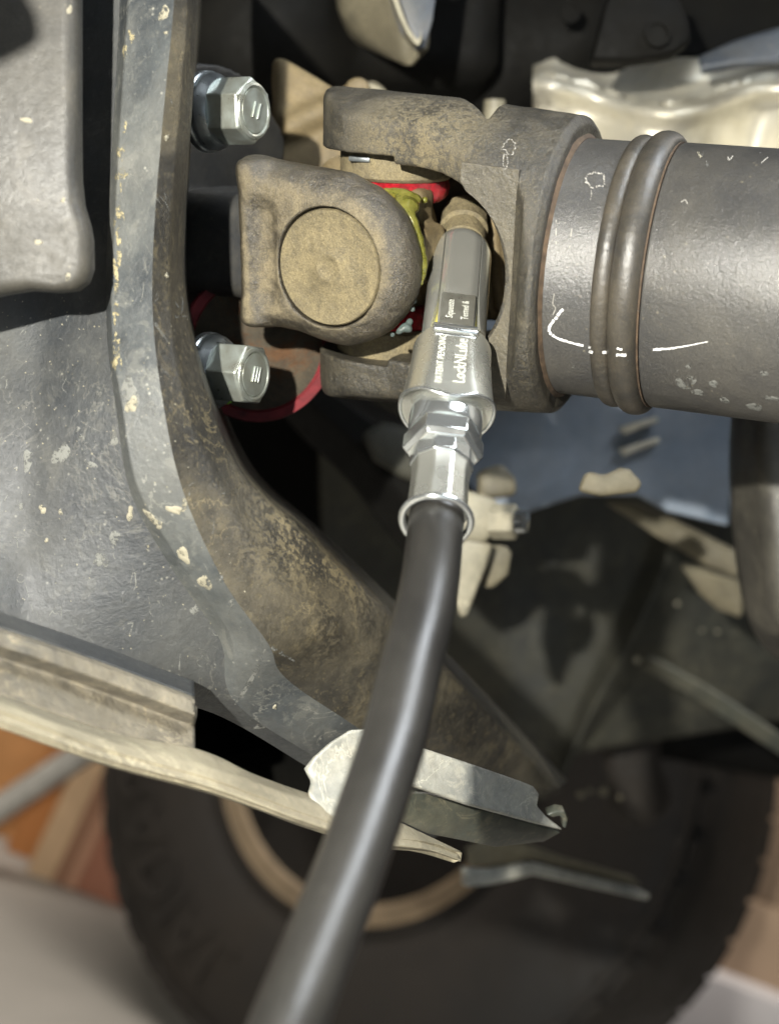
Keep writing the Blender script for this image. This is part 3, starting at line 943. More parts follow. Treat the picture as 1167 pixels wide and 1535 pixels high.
# ------------------------------------------------------------------ bolts on the flange
def bolt(px, py, d, sx, spin, label, marks, green):
    C = P(px, py, d)
    ax = (aF + Vector((0, 0, .06))).normalized()
    t = thing('hex_bolt', C - ax * .018, label, 'bolt', 'flange bolts')
    k = sx
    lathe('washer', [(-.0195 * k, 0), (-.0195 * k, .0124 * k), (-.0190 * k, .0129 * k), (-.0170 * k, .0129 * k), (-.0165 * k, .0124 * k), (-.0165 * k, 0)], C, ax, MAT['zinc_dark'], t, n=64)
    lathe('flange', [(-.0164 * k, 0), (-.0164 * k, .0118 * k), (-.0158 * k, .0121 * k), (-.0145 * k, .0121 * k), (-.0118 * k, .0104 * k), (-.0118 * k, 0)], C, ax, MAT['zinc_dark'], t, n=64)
    h = lathe('hex_head', [(-.0125 * k, 0), (-.0125 * k, .0106 * k), (-.0008 * k, .0106 * k), (.0, .0098 * k), (.0, 0)], C, ax, MAT['zinc'], t, n=6, phase=spin, angle=10)
    bevel(h, .0004, 2, 25)
    lathe('chamfer_ring', [(-.0001, .0090 * k), (.0003, .0088 * k), (.0006, .0079 * k), (.0004, .0074 * k), (-.0002, .0072 * k)], C, ax, MAT['zinc'], t, n=64)
    f = lathe('face_disc', [(-.0002, 0), (-.0002, .0071 * k), (.0004, .0069 * k), (.0005, 0)], C, ax, MAT['zinc'], t, n=64)
    a, vv, nn = frame_of(ax, (0, 0, 1))
    for q in marks:
        c0 = C + ax * .0004 + nn * q * k + vv * .0002
        box('grade_mark', c0 - vv * .0026 - nn * .0004 * k, vv * .0052 + nn * -.0009, nn * .0008 * k, ax * .00055, MAT['zinc'], t, bev=.0002)
    if green:
        for i in range(3):
            tt = 3.5 + .32 * i
            p0 = C + ax * (-.0121 * k) + (vv * math.cos(tt) + nn * math.sin(tt)) * .0107 * k
            p1 = C + ax * (-.0121 * k) + (vv * math.cos(tt + .36) + nn * math.sin(tt + .36)) * .0107 * k
            tube('paint_dab', [p0, (p0 + p1) / 2, p1], [.0004, .0006, .0004], MAT['green_mark'], t, n=8, k=3)
    return t


bolt(381, 166, .447, 1.0, .25, 'zinc-plated hex flange bolt above the big round bearing cap', (-.0014, .0014), False)
bolt(381, 562, .447, .98, .55, 'zinc-plated hex flange bolt with green paint below the round bearing cap', (-.0016, .0, .0016), True)

# ------------------------------------------------------------------ grease pressed out of the seal
def blobs(name, lst, mat, label, cat, k=2.5, h=.55, parent=None, lumpy=.08):
    pts = [(P(x, y, d), r * .82) for x, y, d, r in lst]
    c0 = sum((p for p, _ in pts), Vector()) / len(pts)
    loc = [((p - c0) * 1000, r) for p, r in pts]

    def fn(X, Y, Z):
        d = None
        for p, r in loc:
            s = ssph(X, Y, Z, p, r)
            d = s if d is None else smin(d, s, k)
        return d + lump(X, Y, Z, 2.2, lumpy, 2)
    lo = [min(p[i] - r for p, r in loc) - 2 for i in range(3)]; hi = [max(p[i] + r for p, r in loc) + 2 for i in range(3)]
    o = sdf(name, fn, lo, hi, h, c0, [Vector((mm, 0, 0)), Vector((0, mm, 0)), Vector((0, 0, mm))], mat, parent, base=c0 if parent is None else None)
    if label: tag(o, label, cat)
    return o


blobs('grease_bead', [(578, 286, .436, 1.2), (590, 289, .435, 2.0), (602, 292, .434, 2.4), (613, 297, .434, 2.6), (624, 299, .435, 1.9), (600, 302, .432, 2.0), (610, 308, .431, 2.9), (604, 314, .430, 2.2), (619, 311, .432, 2.3), (613, 322, .430, 2.0),
                      (619, 333, .430, 2.0), (623, 346, .430, 1.9), (627, 360, .430, 2.1), (630, 374, .430, 1.9), (632, 388, .430, 2.1), (634, 400, .430, 1.7), (632, 412, .431, 1.6), (629, 424, .432, 1.3), (636, 300, .439, 1.3)],
      MAT['grease'], 'yellow-green grease oozing from the joint seal beside the round cap', 'grease', k=1.8, h=.45)
blobs('grease_drip', [(624, 440, .434, 1.0), (621, 452, .434, .9), (618, 464, .434, 1.0), (614, 482, .434, 1.3), (606, 490, .433, 1.5), (598, 497, .433, 1.2), (588, 502, .432, .9), (613, 494, .433, 1.2)], MAT['grease_clear'],
      'clear bluish grease smear at the lower edge of the round cap', 'grease', k=1.6, h=.4, lumpy=.08)

# ------------------------------------------------------------------ grease coupler
A0, B0 = P(692, 372, .452), P(654, 775, .372)
eC = (B0 - A0).normalized()
uC = Vector((0, -1, 0)); uC = (uC - eC * uC.dot(eC)).normalized()
wC = eC.cross(uC)
if wC.x < 0: wC = -wC


def sfront(py, r):
    """distance along the coupler axis whose front line projects to py"""
    O = A0 + uC * r
    k = (CY - py) / F
    return (k * O.y - O.z) / (eC.z - k * eC.y)


CO = thing('grease_coupler', A0 + eC * .06, 'shiny steel grease coupler clamped on the joint and leading into the black hose', 'coupler')


def cyl(name, prof, mat, n=48, rfun=None, angle=35, phase=0.0, parent=CO, bev=None):
    verts = []
    for s, r in prof:
        for j in range(n):
            t = 2 * math.pi * j / n + phase
            rr, ss = (rfun(s, r, t) if rfun else (r, s))
            verts.append(A0 + eC * ss + (uC * math.cos(t) + wC * math.sin(t)) * rr)
    f = grid_faces(len(prof), n, close_c=True)
    if prof[0][1] > 1e-6: f.append(tuple(range(n)))
    if prof[-1][1] > 1e-6: f.append(tuple(range(len(verts) - n, len(verts))))
    o = mesh_obj(name, verts, f, mat, parent, angle=angle)
    if bev: bevel(o, bev, 2, 20)
    return o


rN = .0097
sa = sfront(354, rN * .3)
sb = sfront(492, rN)
# inner cone with yellow grease, seen in the slots between the jaws
cyl('grease_core', [(sa + .004, 0), (sa + .005, .006), (sb, .0082), (sb + .004, .0085), (sb + .004, 0)], MAT['grease_yellow'], 40)


def jaw(name, t0, t1, flat, s_end):
    nt, ns_ = 16, 26
    out = []
    for lay in (0, 1):
        for i in range(ns_ + 1):
            s = sa + (s_end - sa) * i / ns_
            q = min(1, (s - sa) / .0085)
            r = rN * (0.42 + .58 * math.sqrt(max(0, 1 - (1 - q) ** 2)))
            slim = 1 - .45 * max(0, (i / ns_ - .55) / .45) ** 1.6 * (0 if flat else 1)
            for j in range(nt + 1):
                tm = .5 * (t0 + t1)
                hw = .5 * (t1 - t0)
                t = tm + hw * (2 * j / nt - 1) * (slim if not flat else 1)
                rr = r
                if flat:
                    fl = rN * .93
                    rr = min(r, fl / max(.3, math.cos(t - tm)))
                if lay: rr = max(rr - .0022, .0012)
                out.append(A0 + eC * s + (uC * math.cos(t) + wC * math.sin(t)) * rr)
    m = (nt + 1) * (ns_ + 1)
    f = grid_faces(ns_ + 1, nt + 1)
    f2 = [tuple(m + k for k in q[::-1]) for q in f]
    side = []
    for i in range(ns_):
        a, b = i * (nt + 1), (i + 1) * (nt + 1)
        side.append((a, b, m + b, m + a)); a += nt; b += nt
        side.append((a, b, m + b, m + a))
    for j in range(nt):
        side.append((j, j + 1, m + j + 1, m + j)); a = ns_ * (nt + 1) + j
        side.append((a, a + 1, m + a + 1, m + a))
    return mesh_obj(name, out, f + f2 + side, MAT['nose'], CO, angle=40)


jaw('jaw', -.62, .62, True, sb + .002)
jaw('jaw', .68, 1.9, False, sb + .001)
jaw('jaw', -1.9, -.68, False, sb + .001)
jaw('jaw', 1.96, 4.32, False, sb + .001)
cyl('fitting_boss', [(sa - .016, 0), (sa - .016, .0076), (sa - .0075, .0079), (sa - .0068, .0066), (sa - .0050, .0066), (sa - .0044, .0074), (sa + .0002, .0072), (sa + .0010, .0062), (sa + .0012, 0)], MAT['cap'], 40, parent=UJ)
# etched plate on the middle jaw
st0, st1 = sfront(438, rN), sfront(486, rN)
vs = []
for i in range(9):
    for j in range(9):
        s = st0 + (st1 - st0) * i / 8; x = -.0051 + .0102 * j / 8
        vs.append(A0 + eC * s + uC * (rN * .93 + .00012) + wC * x)
mesh_obj('text_plate', vs, grid_faces(9, 9), MAT['plate_steel'], CO)


def coupler_text(txt, size, s_mid, x_off, rfun, mat, lift=.00022, sx=1.0):
    v2, f2 = text_mesh(txt, size)
    vs = []
    for x, y, z in v2:
        s = s_mid - x * sx          # reads from the hose end toward the nose
        xo = x_off + (-y)           # letter tops toward the left
        xo = x_off - y
        r = rfun(s, xo)
        vs.append(A0 + eC * s + uC * (r + lift) + wC * xo)
    return mesh_obj('lettering', vs, f2, mat, CO, smooth=False)


coupler_text('Squeeze', .0031, (st0 + st1) / 2, -.0022, lambda s, x: rN * .93, MAT['etch'], .0002, .85)
coupler_text('Tested &', .0030, (st0 + st1) / 2, .0023, lambda s, x: rN * .93, MAT['etch'], .0002, .8)

# release sleeve: flat-topped, flaring toward the hose
rS0, rS1 = .0117, .0136
sc0, sc1 = sfront(488, rS0 * .93), sfront(586, rS1 * .96)


def sleeve_r(s, t):
    q = min(1, max(0, (s - sc0) / (sc1 - sc0)))
    r = rS0 + (rS1 - rS0) * (q ** 1.8)
    flat = rS0 * (.90 + .10 * q)
    tm = (t + math.pi) % (2 * math.pi) - math.pi
    if abs(tm) < 1.3:
        r = min(r, flat / max(.35, math.cos(tm)) * (1 + .03 * (abs(tm) > .75)))
    return r


def skew(t):
    tm = (t + math.pi) % (2 * math.pi) - math.pi
    return .0068 * (math.sin(tm) ** 2 if abs(tm) < math.pi / 2 else 1.0)


prof = [(sc0, 1)] + [(sc0 + (sc1 - sc0) * i / 24, 1) for i in range(25)]
SLV = cyl('sleeve', [(sc0, .0086)] + [(sc0 + (sc1 - sc0) * i / 24, 1) for i in range(25)] + [(sc1 + .0004, .99), (sc1, .0098)], MAT['sleeve'], 72,
          rfun=lambda s, r, t: ((sleeve_r(s, t) * (r if r > .5 else 1) if r > .5 else r), s - skew(t) * max(0, (s - sc0) / (sc1 - sc0))), angle=40)
rim_pts = [A0 + eC * (sc1 + .0002 - skew(t)) + (uC * math.cos(t) + wC * math.sin(t)) * (sleeve_r(sc1, t) - .0001) for t in [2 * math.pi * i / 60 for i in range(61)]]
tube('sleeve_rim', rim_pts, [.00062] * 61, MAT['chrome'], SLV, n=10, k=1, cap=False)
# the bright raised bar at the sleeve's mouth
bw = .0068
box('sleeve_bar', A0 + eC * (sc0 - .0006) + uC * (rS0 * .90 - .001) - wC * bw, wC * 2 * bw, eC * .0032, uC * .0017, MAT['chrome'], SLV, bev=.0007)
box('sleeve_groove', A0 + eC * (sc0 + .0034) + uC * (rS0 * .90 - .001) - wC * bw * .9, wC * 1.8 * bw, eC * .0012, uC * .0013, MAT['chrome'], SLV, bev=.0003)
sm = (sfront(503, rS0) + sfront(565, rS1)) / 2
coupler_text('PATENT PENDING', .0029, sm, -.0035, lambda s, x: sleeve_r(s, math.atan2(x, rS0)) * math.cos(math.atan2(x, rS0)), MAT['etch'], .00025, .92)
coupler_text('LockNLube', .0050, sm, .0022, lambda s, x: sleeve_r(s, math.atan2(x, rS0)) * math.cos(math.atan2(x, rS0)), MAT['etch'], .00025, .86)

sd0 = sfront(578, .0104)
sd1 = sfront(612, .0104)
cyl('body', [(sd0 - .004, 0), (sd0 - .004, .0104), (sd1 - .0004, .0104), (sd1 + .0006, .0098), (sd1 + .0006, 0)], MAT['chrome'], 64)
s6 = sfront(640, .0098)
cyl('hex_nut', [(sd1 + .0003, 0), (sd1 + .0003, .0098), (sd1 + .0018, .0114), (s6, .0114), (s6 + .0018, .0100), (s6 + .0018, 0)], MAT['chrome'], 6, phase=math.pi / 6, angle=12, bev=.0003)
s7 = sfront(672, .0082)
s8 = sfront(742, .0082)
cyl('collar', [(s6 + .0016, 0), (s6 + .0016, .0089), (s7 - .0006, .0089), (s7 + .0002, .0084), (s7 + .0002, 0)], MAT['chrome'], 10, phase=.31, angle=12, bev=.0003)
cyl('ferrule', [(s7, 0), (s7, .0086), (s7 + .0012, .0083), (s7 + .004, .0080), (s8, .0083), (s8, 0)], MAT['sleeve'], 10, phase=.31, angle=12, bev=.0005)
# flared end ring, open underneath
ring_pts = []
for i in range(27):
    t = -2.3 + 4.6 * i / 26
    ring_pts.append(A0 + eC * (s8 + .0012 + .0012 * (abs(t) / 2.3) ** 4) + (uC * math.cos(t) + wC * math.sin(t)) * .0091)
tube('end_ring', ring_pts, [.0009] + [.00105] * 25 + [.0013], MAT['chrome'], CO, n=12, k=2)

# ------------------------------------------------------------------ hose
hp = [(A0 + eC * (s8 - .004)), A0 + eC * (s8 + .006)]
hp += [P(645, 865, .353), P(634, 925, .342), P(615, 1000, .330), P(592, 1100, .316), P(560, 1200, .303), P(525, 1300, .291), P(485, 1400, .280), P(432, 1535, .267), P(385, 1660, .258), P(330, 1800, .25)]
HO = tube('grease_hose', hp, [.0074] * len(hp), MAT['hose'], base=hp[4], n=48, k=12)
tag(HO, 'thick satin black rubber hose running from the coupler to the bottom edge', 'hose')

# ------------------------------------------------------------------ things behind the joint
# brown flange of the gearbox, with rib and boss
BF = thing('output_flange', P(490, 180, .54), 'dusty brown cast flange with a rib behind the upper bolt', 'flange')


def bf_fn(X, Y, Z):
    d = sbox(X, Y, Z, (4, -18, 8), (28, 42, 6), 5)
    d = smax(d, (X * .51 + Y * .86) - 8.5, 4)
    rib = np.sqrt((X * .45 - Y * .89 + 2) ** 2 + (Z - 2) ** 2) - 4.5
    rib = smax(rib, np.abs(X + 6) - 13, 2)
    d = smin(d, rib, 4)
    d = smin(d, smax(np.sqrt((X - 9) ** 2 + (Y - 6) ** 2) - 5, np.abs(Z - 0) - 6, 2), 2)
    return d + lump(X, Y, Z, .3, .5, 4)


sdf('casting', bf_fn, (-34, -56, -12), (38, 44, 18), 1.0, P(500, 165, .535), [Vector((mm, 0, 0)), Vector((0, 0, mm)), Vector((0, mm, 0))], MAT['brown'], BF)
# dark casting above
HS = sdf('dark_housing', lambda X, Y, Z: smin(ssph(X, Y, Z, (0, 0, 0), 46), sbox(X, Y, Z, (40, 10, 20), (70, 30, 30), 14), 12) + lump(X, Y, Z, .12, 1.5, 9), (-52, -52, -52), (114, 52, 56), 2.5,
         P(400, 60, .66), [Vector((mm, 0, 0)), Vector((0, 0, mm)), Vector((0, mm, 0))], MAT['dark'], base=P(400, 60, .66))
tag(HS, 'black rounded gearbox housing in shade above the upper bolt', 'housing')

# red-rimmed disc
RD = thing('red_rimmed_disc', P(388, 518, .487), 'rust-spotted grey disc with a faded red rim behind the lower bolt', 'disc')
dax = Vector((.28, -1, -.22))
dr = 116 * .487 / F
lathe('face', [(0, 0), (.0004, dr * .84), (.0014, dr * .86), (.003, dr * .86), (.003, 0)], P(388, 518, .487), -dax, MAT['disc'], RD, n=80)
lathe('red_rim', [(.0005, dr * .845), (-.0010, dr * .87), (-.0010, dr * .985), (.0, dr), (.004, dr), (.004, dr * .845)], P(388, 518, .487), -dax, MAT['red_paint'], RD, n=96)

# top-centre bracket, lit
TB = thing('hanger_bracket', P(590, 30, .60), 'pale blurred sheet-metal hanger bracket at the top of the picture', 'bracket')
loft('sheet', [[(500, -60, .64), (510, -20, .62), (590, -30, .60), (640, -60, .60)], [(498, 0, .64), (512, 20, .62), (590, 10, .60), (650, -20, .60)],
               [(505, 40, .645), (540, 60, .625), (600, 75, .61), (640, 40, .605)], [(520, 60, .65), (560, 78, .63), (612, 100, .61), (634, 70, .605)]], MAT['tan_strut'], TB, k=6, thick=.003)
prism('arm', [(575, -40, .575), (660, -60, .575), (648, 30, .575), (636, 72, .575), (622, 72, .574), (600, 45, .574), (588, 10, .574)], .003, MAT['fin'], TB, bev=.0006)
loft('arm_edge', [[(572, -50, .578), (576, -50, .566), (584, -50, .566)], [(586, 6, .578), (590, 4, .566), (597, 2, .566)], [(602, 48, .578), (607, 45, .566), (612, 40, .566)], [(618, 72, .578), (625, 68, .566), (628, 60, .566)], [(634, 66, .578), (632, 56, .566), (630, 42, .566)]], MAT['cream'], TB, k=6, thick=.001)
PB = prism('pale_flange', [(505, 95, .66), (530, 98, .66), (575, 130, .66), (585, 145, .66), (555, 140, .66), (520, 118, .66)], .006, MAT['cream'], base=P(540, 120, .66), bev=.002)
tag(PB, 'small pale sliver of flange just left of the yoke ear tip', 'flange')

# gearbox case, upper right
GB = thing('gearbox_case', P(980, 150, .66), 'bright cast aluminium gearbox case above the driveshaft', 'gearbox')


def gb_depth(x, y):
    rib = 118 + 52 * (1 / (1 + math.exp(-(x - 905) / 38))) - 45 * (1 / (1 + math.exp(-(x - 1085) / 26)))
    d = .655
    d -= .018 * math.exp(-((y - rib) / 20) ** 2)
    d += .028 / (1 + math.exp((y - rib + 6) / 9))
    d += .018 * math.exp(-((x - 1120) / 60) ** 2) * (y / 200)
    d += .00018 * max(0, 830 - x) ** 1.25
    d += .010 * math.sin(x * .021 + y * .013)
    return d


gr = [[(x, y, gb_depth(x, y)) for x in range(798, 1290, 11)] for y in range(86, 300, 8)]
gv = [P(*p) for r in gr for p in r]
o = mesh_obj('case_wall', gv, grid_faces(len(gr), len(gr[0])), MAT['alu'], GB); solid(o, .012, 1)
pr = prism('mount_plate', [(886, 88, .60), (905, 10, .60), (925, -40, .60), (1000, -40, .60), (1032, 30, .60), (1036, 60, .60), (1012, 78, .60), (985, 84, .60), (940, 90, .60)], .012, MAT['dark'], GB, bev=.002)
lathe('threaded_hole', [(-.001, .0060), (-.0022, .0056), (-.0022, .0042), (.004, .0042), (.004, 0)], P(984, 52, .598), (0, 1, 0), MAT['dark'], pr, n=24)
for i in range(4):
    lathe('thread', arc_prof(.0008 * i - .0015, .0008 * i - .0008, .0036, -.0005, 4), P(984, 52, .598), (0, 1, 0), MAT['dark'], pr, n=24)
lathe('blind_hole', [(-.001, .0052), (-.002, .005), (-.002, .004), (.003, .004), (.003, 0)], P(853, 20, .655), (0, 1, 0), MAT['dark'], GB, n=24)
loft('upper_web', [[(640, -80, .70), (760, -80, .69), (880, -80, .69), (1000, -80, .70), (1300, -80, .71)], [(640, 40, .70), (760, 50, .68), (880, 40, .68), (1000, 60, .70), (1300, 40, .71)],
                   [(640, 130, .71), (740, 140, .69), (840, 120, .69), (980, 100, .70), (1300, 90, .71)], [(640, 200, .72), (740, 210, .71), (840, 180, .71), (980, 140, .72), (1300, 120, .72)]], MAT['dark'], GB, k=6, thick=.004)
loft('blue_fin', [[(1045, 85, .64), (1100, 60, .638), (1200, 30, .636)], [(1050, 98, .632), (1100, 92, .63), (1200, 92, .63)]], MAT['fin'], GB, k=6, thick=.004)
PN = lathe('pale_stud', [(0, 0), (0, .0045), (.012, .0052), (.012, 0)], P(741, 150, .62), (0, .2, -1), MAT['cream'], base=P(741, 170, .62), n=20)
tag(PN, 'tiny pale stud peeking above the driveshaft yoke', 'stud')

# ------------------------------------------------------------------ blue-grey shield under the driveshaft
SH = thing('heat_shield', P(880, 690, .75), 'blue-grey sheet steel shield with two slanted louvres below the driveshaft', 'shield')
prism('sheet', [(700, 520, .755), (1108, 560, .755), (1100, 640, .75), (1092, 788, .745), (1000, 766, .745), (955, 742, .745), (870, 742, .745), (800, 764, .745), (742, 792, .748), (690, 770, .75)], .004, MAT['shield'], SH, bev=.0015)
for (x0, y0, x1, y1) in ((928, 640, 988, 624), (928, 672, 990, 655)):
    prism('louvre', [(x0, y0, .742), (x1 - 4, y1, .742), (x1, y1 + 7, .742), (x0 + 8, y0 + 11, .742)], .008, MAT['alu'], SH, bev=.001)
BT = prism('lit_patch_plate', [(866, 736, .525), (876, 712, .525), (884, 706, .525), (905, 713, .525), (930, 701, .525), (944, 703, .525), (964, 724, .525), (956, 738, .525), (900, 744, .525)], .005, MAT['tan_strut'], base=P(910, 725, .525), bev=.0018)  # added plate standing in for the lit patch below the shaft's shadow
tag(BT, 'small cream plate standing in for the lit patch at the lower edge of the blue-grey shield', 'tab')
LW = prism('light_panel', [(724, 440, .62), (760, 440, .62), (760, 510, .62), (724, 515, .62)], .004, MAT['shield'], base=P(740, 470, .62))
tag(LW, 'pale blue panel sliver seen through the yoke beside the coupler', 'panel')

# pale bracket with bolt
BB = thing('link_bracket', P(715, 830, .60), 'blurred cream steel bracket with a small bolt right of the hose', 'bracket')
prism('plate', [(650, 750, .60), (700, 735, .60), (745, 748, .60), (752, 790, .60), (722, 818, .60), (690, 812, .60), (660, 800, .60)], .012, MAT['cream'], BB, bev=.003)
prism('leg', [(676, 806, .585), (740, 815, .587), (730, 848, .587), (702, 922, .587), (692, 930, .587), (684, 908, .586), (672, 860, .586)], .010, MAT['cream'], BB, bev=.003)
prism('rear_leg', [(726, 817, .603), (760, 817, .603), (767, 830, .603), (762, 862, .603), (738, 884, .603), (722, 880, .603)], .010, MAT['tan_strut'], BB, bev=.003)
bx_ = Vector((.92, -.38, .0))
lathe('bolt_head', [(0, 0), (0, .0075), (.010, .0075), (.0105, .0068), (.0105, 0)], P(738, 782, .590), bx_, MAT['cream'], BB, n=6, angle=10)
lathe('bolt_end', [(.010, 0), (.010, .005), (.014, .0046), (.0145, 0)], P(740, 782, .588), bx_, MAT['chrome'], BB, n=20)

# pale arm behind the coupler body
PA = thing('rear_arm', P(560, 680, .70), 'blurred tan suspension arm slanting behind the coupler', 'arm')
loft('arm', [[(380, 560, .72), (400, 540, .70), (430, 530, .70), (450, 520, .73)], [(440, 640, .72), (470, 610, .70), (500, 590, .70), (520, 580, .73)], [(520, 720, .72), (556, 690, .70), (600, 660, .70), (620, 640, .73)],
             [(590, 810, .73), (630, 780, .71), (680, 740, .71), (700, 720, .74)], [(680, 900, .76), (710, 880, .74), (740, 850, .74), (760, 830, .77)]], MAT['dark'], PA, k=6, thick=.004)
prism('pad', [(540, 648, .69), (575, 632, .69), (615, 640, .69), (640, 690, .69), (640, 730, .69), (600, 715, .69), (560, 690, .69)], .008, MAT['olive'], PA, bev=.004)
prism('pad', [(715, 706, .64), (752, 694, .64), (772, 716, .64), (776, 742, .64), (716, 752, .64)], .008, MAT['tan_strut'], PA, bev=.003)

# strut and tank at right
ST = thing('tan_strut', P(1000, 800, .78), 'blurred tan flat strut slanting down toward the dark tank', 'strut')
prism('bar', [(900, 752, .78), (945, 752, .775), (1010, 782, .77), (1110, 832, .76), (1110, 868, .76), (1060, 852, .765), (985, 805, .775)], .012, MAT['tan_strut'], ST, bev=.003)
prism('gusset', [(1014, 846, .80), (1110, 872, .79), (1110, 930, .79), (1075, 916, .80), (1046, 892, .80)], .01, MAT['tan_strut'], ST, bev=.003)
TK = loft('side_tank', [[(1100, 590, .70), (1098, 590, .62), (1150, 590, .585), (1300, 590, .58), (1400, 590, .62)], [(1100, 680, .70), (1090, 680, .62), (1140, 680, .582), (1300, 680, .575), (1400, 680, .62)],
                        [(1104, 800, .70), (1096, 800, .62), (1150, 800, .582), (1300, 800, .575), (1400, 800, .62)], [(1120, 900, .70), (1112, 905, .62), (1160, 900, .585), (1300, 900, .578), (1400, 900, .62)],
                        [(1150, 960, .70), (1140, 968, .63), (1180, 960, .595), (1300, 960, .588), (1400, 960, .63)], [(1200, 1010, .70), (1200, 1010, .66), (1220, 1012, .63), (1300, 1012, .62), (1400, 1010, .66)]], MAT['tank'], base=P(1160, 800, .6), k=8, sharp=.35)
tag(TK, 'black speckled rounded tank at the right edge under the driveshaft', 'tank')

# ------------------------------------------------------------------ wheel arch liner and sill behind
WL = thing('wheel_arch_liner', P(850, 1000, 1.0), 'dusty dark wheel arch liner with a vertical rib in the background', 'liner')
lin = [[(480, 560, 1.05), (640, 560, 1.03), (760, 560, 1.0), (900, 560, 1.0), (960, 560, .99), (1000, 560, .97), (1060, 560, .99), (1300, 560, 1.02)],
       [(480, 760, 1.06), (640, 770, 1.03), (760, 780, 1.0), (900, 780, 1.0), (975, 790, .99), (1010, 790, .965), (1050, 790, .99), (1300, 800, 1.02)],
       [(500, 900, 1.07), (650, 930, 1.03), (750, 930, 1.0), (860, 930, 1.0), (920, 940, .99), (955, 940, .965), (1000, 950, .99), (1300, 930, 1.02)],
       [(560, 1060, 1.08), (700, 1060, 1.04), (760, 1070, 1.01), (820, 1080, 1.0), (865, 1060, .99), (890, 1060, .97), (930, 1050, 1.0), (1300, 1020, 1.03)],
       [(640, 1180, 1.10), (740, 1180, 1.05), (780, 1190, 1.02), (800, 1200, 1.02), (815, 1190, 1.0), (835, 1180, .98), (860, 1130, 1.01), (1300, 1060, 1.05)]]
loft('panel', lin, MAT['olive'], WL, k=6, thick=.004)
for (x, y, r) in ((955, 990, 5), (968, 999, 3), (1015, 905, 3.4), (1052, 945, 2.4), (1075, 947, 2.8), (870, 1192, 6), (884, 1186, 4), (904, 1188, 6.5), (928, 1196, 3.5)):
    lathe('clip', [(0, 0), (0, r * .0004), (.004, r * .00045), (.006, r * .0003), (.006, 0)], P(x, y, .955), (0, 1, 0), MAT['cream'] if y < 1010 and x > 900 else MAT['tan_strut'], WL, n=16)
BL = loft('chassis_bar', [[(960, 1000, .93), (975, 985, .92), (985, 990, .94)], [(1060, 1060, .92), (1078, 1040, .91), (1090, 1048, .93)], [(1167, 1130, .91), (1180, 1108, .90), (1190, 1115, .92)], [(1300, 1210, .90), (1310, 1185, .89), (1320, 1192, .91)]], MAT['web'], base=P(1070, 1050, .92), k=6, thick=.004)
tag(BL, 'dark slim chassis bar crossing above the tyre at the right edge', 'bar')
BK = thing('knuckle', P(930, 1120, 1.1), 'brown blurred steering knuckle in front of the wheel hub', 'knuckle')
sdf('casting', lambda X, Y, Z: smin(sbox(X, Y, Z, (0, 20, 0), (22, 50, 18), 14), ssph(X, Y, Z, (6, -40, 6), 26), 14) + lump(X, Y, Z, .1, 2, 21), (-40, -75, -40), (45, 80, 40), 3, P(945, 1120, 1.12),
    [Vector((mm, 0, 0)), Vector((0, 0, mm)), Vector((0, mm, 0))], MAT['rubber'], BK)

# floor pan closing the view behind everything under the body
FP = loft('floor_pan', [[(-700, -700, 1.35), (200, -700, 1.35), (900, -700, 1.35), (1900, -700, 1.35)], [(-700, 300, 1.35), (200, 300, 1.35), (900, 300, 1.35), (1900, 300, 1.35)],
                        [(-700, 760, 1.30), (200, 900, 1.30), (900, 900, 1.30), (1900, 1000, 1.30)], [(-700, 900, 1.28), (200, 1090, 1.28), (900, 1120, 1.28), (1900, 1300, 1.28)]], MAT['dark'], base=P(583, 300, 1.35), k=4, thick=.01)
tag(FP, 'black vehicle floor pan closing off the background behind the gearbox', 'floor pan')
# underside of the body overhead, between the lamp and the roof of the garage
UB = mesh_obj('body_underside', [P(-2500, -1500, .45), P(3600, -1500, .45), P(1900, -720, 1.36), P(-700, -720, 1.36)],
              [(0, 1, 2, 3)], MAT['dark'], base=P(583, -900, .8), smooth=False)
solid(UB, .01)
tag(UB, 'dark vehicle body underside overhead', 'body panel')

# ------------------------------------------------------------------ wheel
wax = Vector((-.55, -1, .38)).normalized()      # toward the lens
WC = P(634, 1130, 1.70) + wax * .13
TR = 513 * 1.70 / F
WH = thing('wheel', WC, 'large dark off-road wheel with a dusty tyre and tan rim in the background', 'wheel')
k = TR
tp = [(-.27, k * .56), (-.27, k * .80), (-.245, k * .93), (-.20, k * .965), (-.06, k * .965), (-.025, k * .95), (-.005, k * .90), (.006, k * .80), (.010, k * .70), (.006, k * .60), (-.004, k * .535), (-.02, k * .505), (-.27, k * .505)]
tyre = lathe('tyre', [tuple(p) for p in catmull(tp, 3)], WC, wax, MAT['rubber'], WH, n=120, angle=60)
for rr, ss in ((.905, -.004), (.60, -.004)):
    lathe('sidewall_rib', [(ss - .004, k * rr - .006), (ss + .006, k * rr - .003), (ss + .006, k * rr + .003), (ss - .006, k * rr + .006)], WC, wax, MAT['rubber'], tyre, n=120, angle=60)
a_, v_, n_ = frame_of(wax, (0, 0, 1))
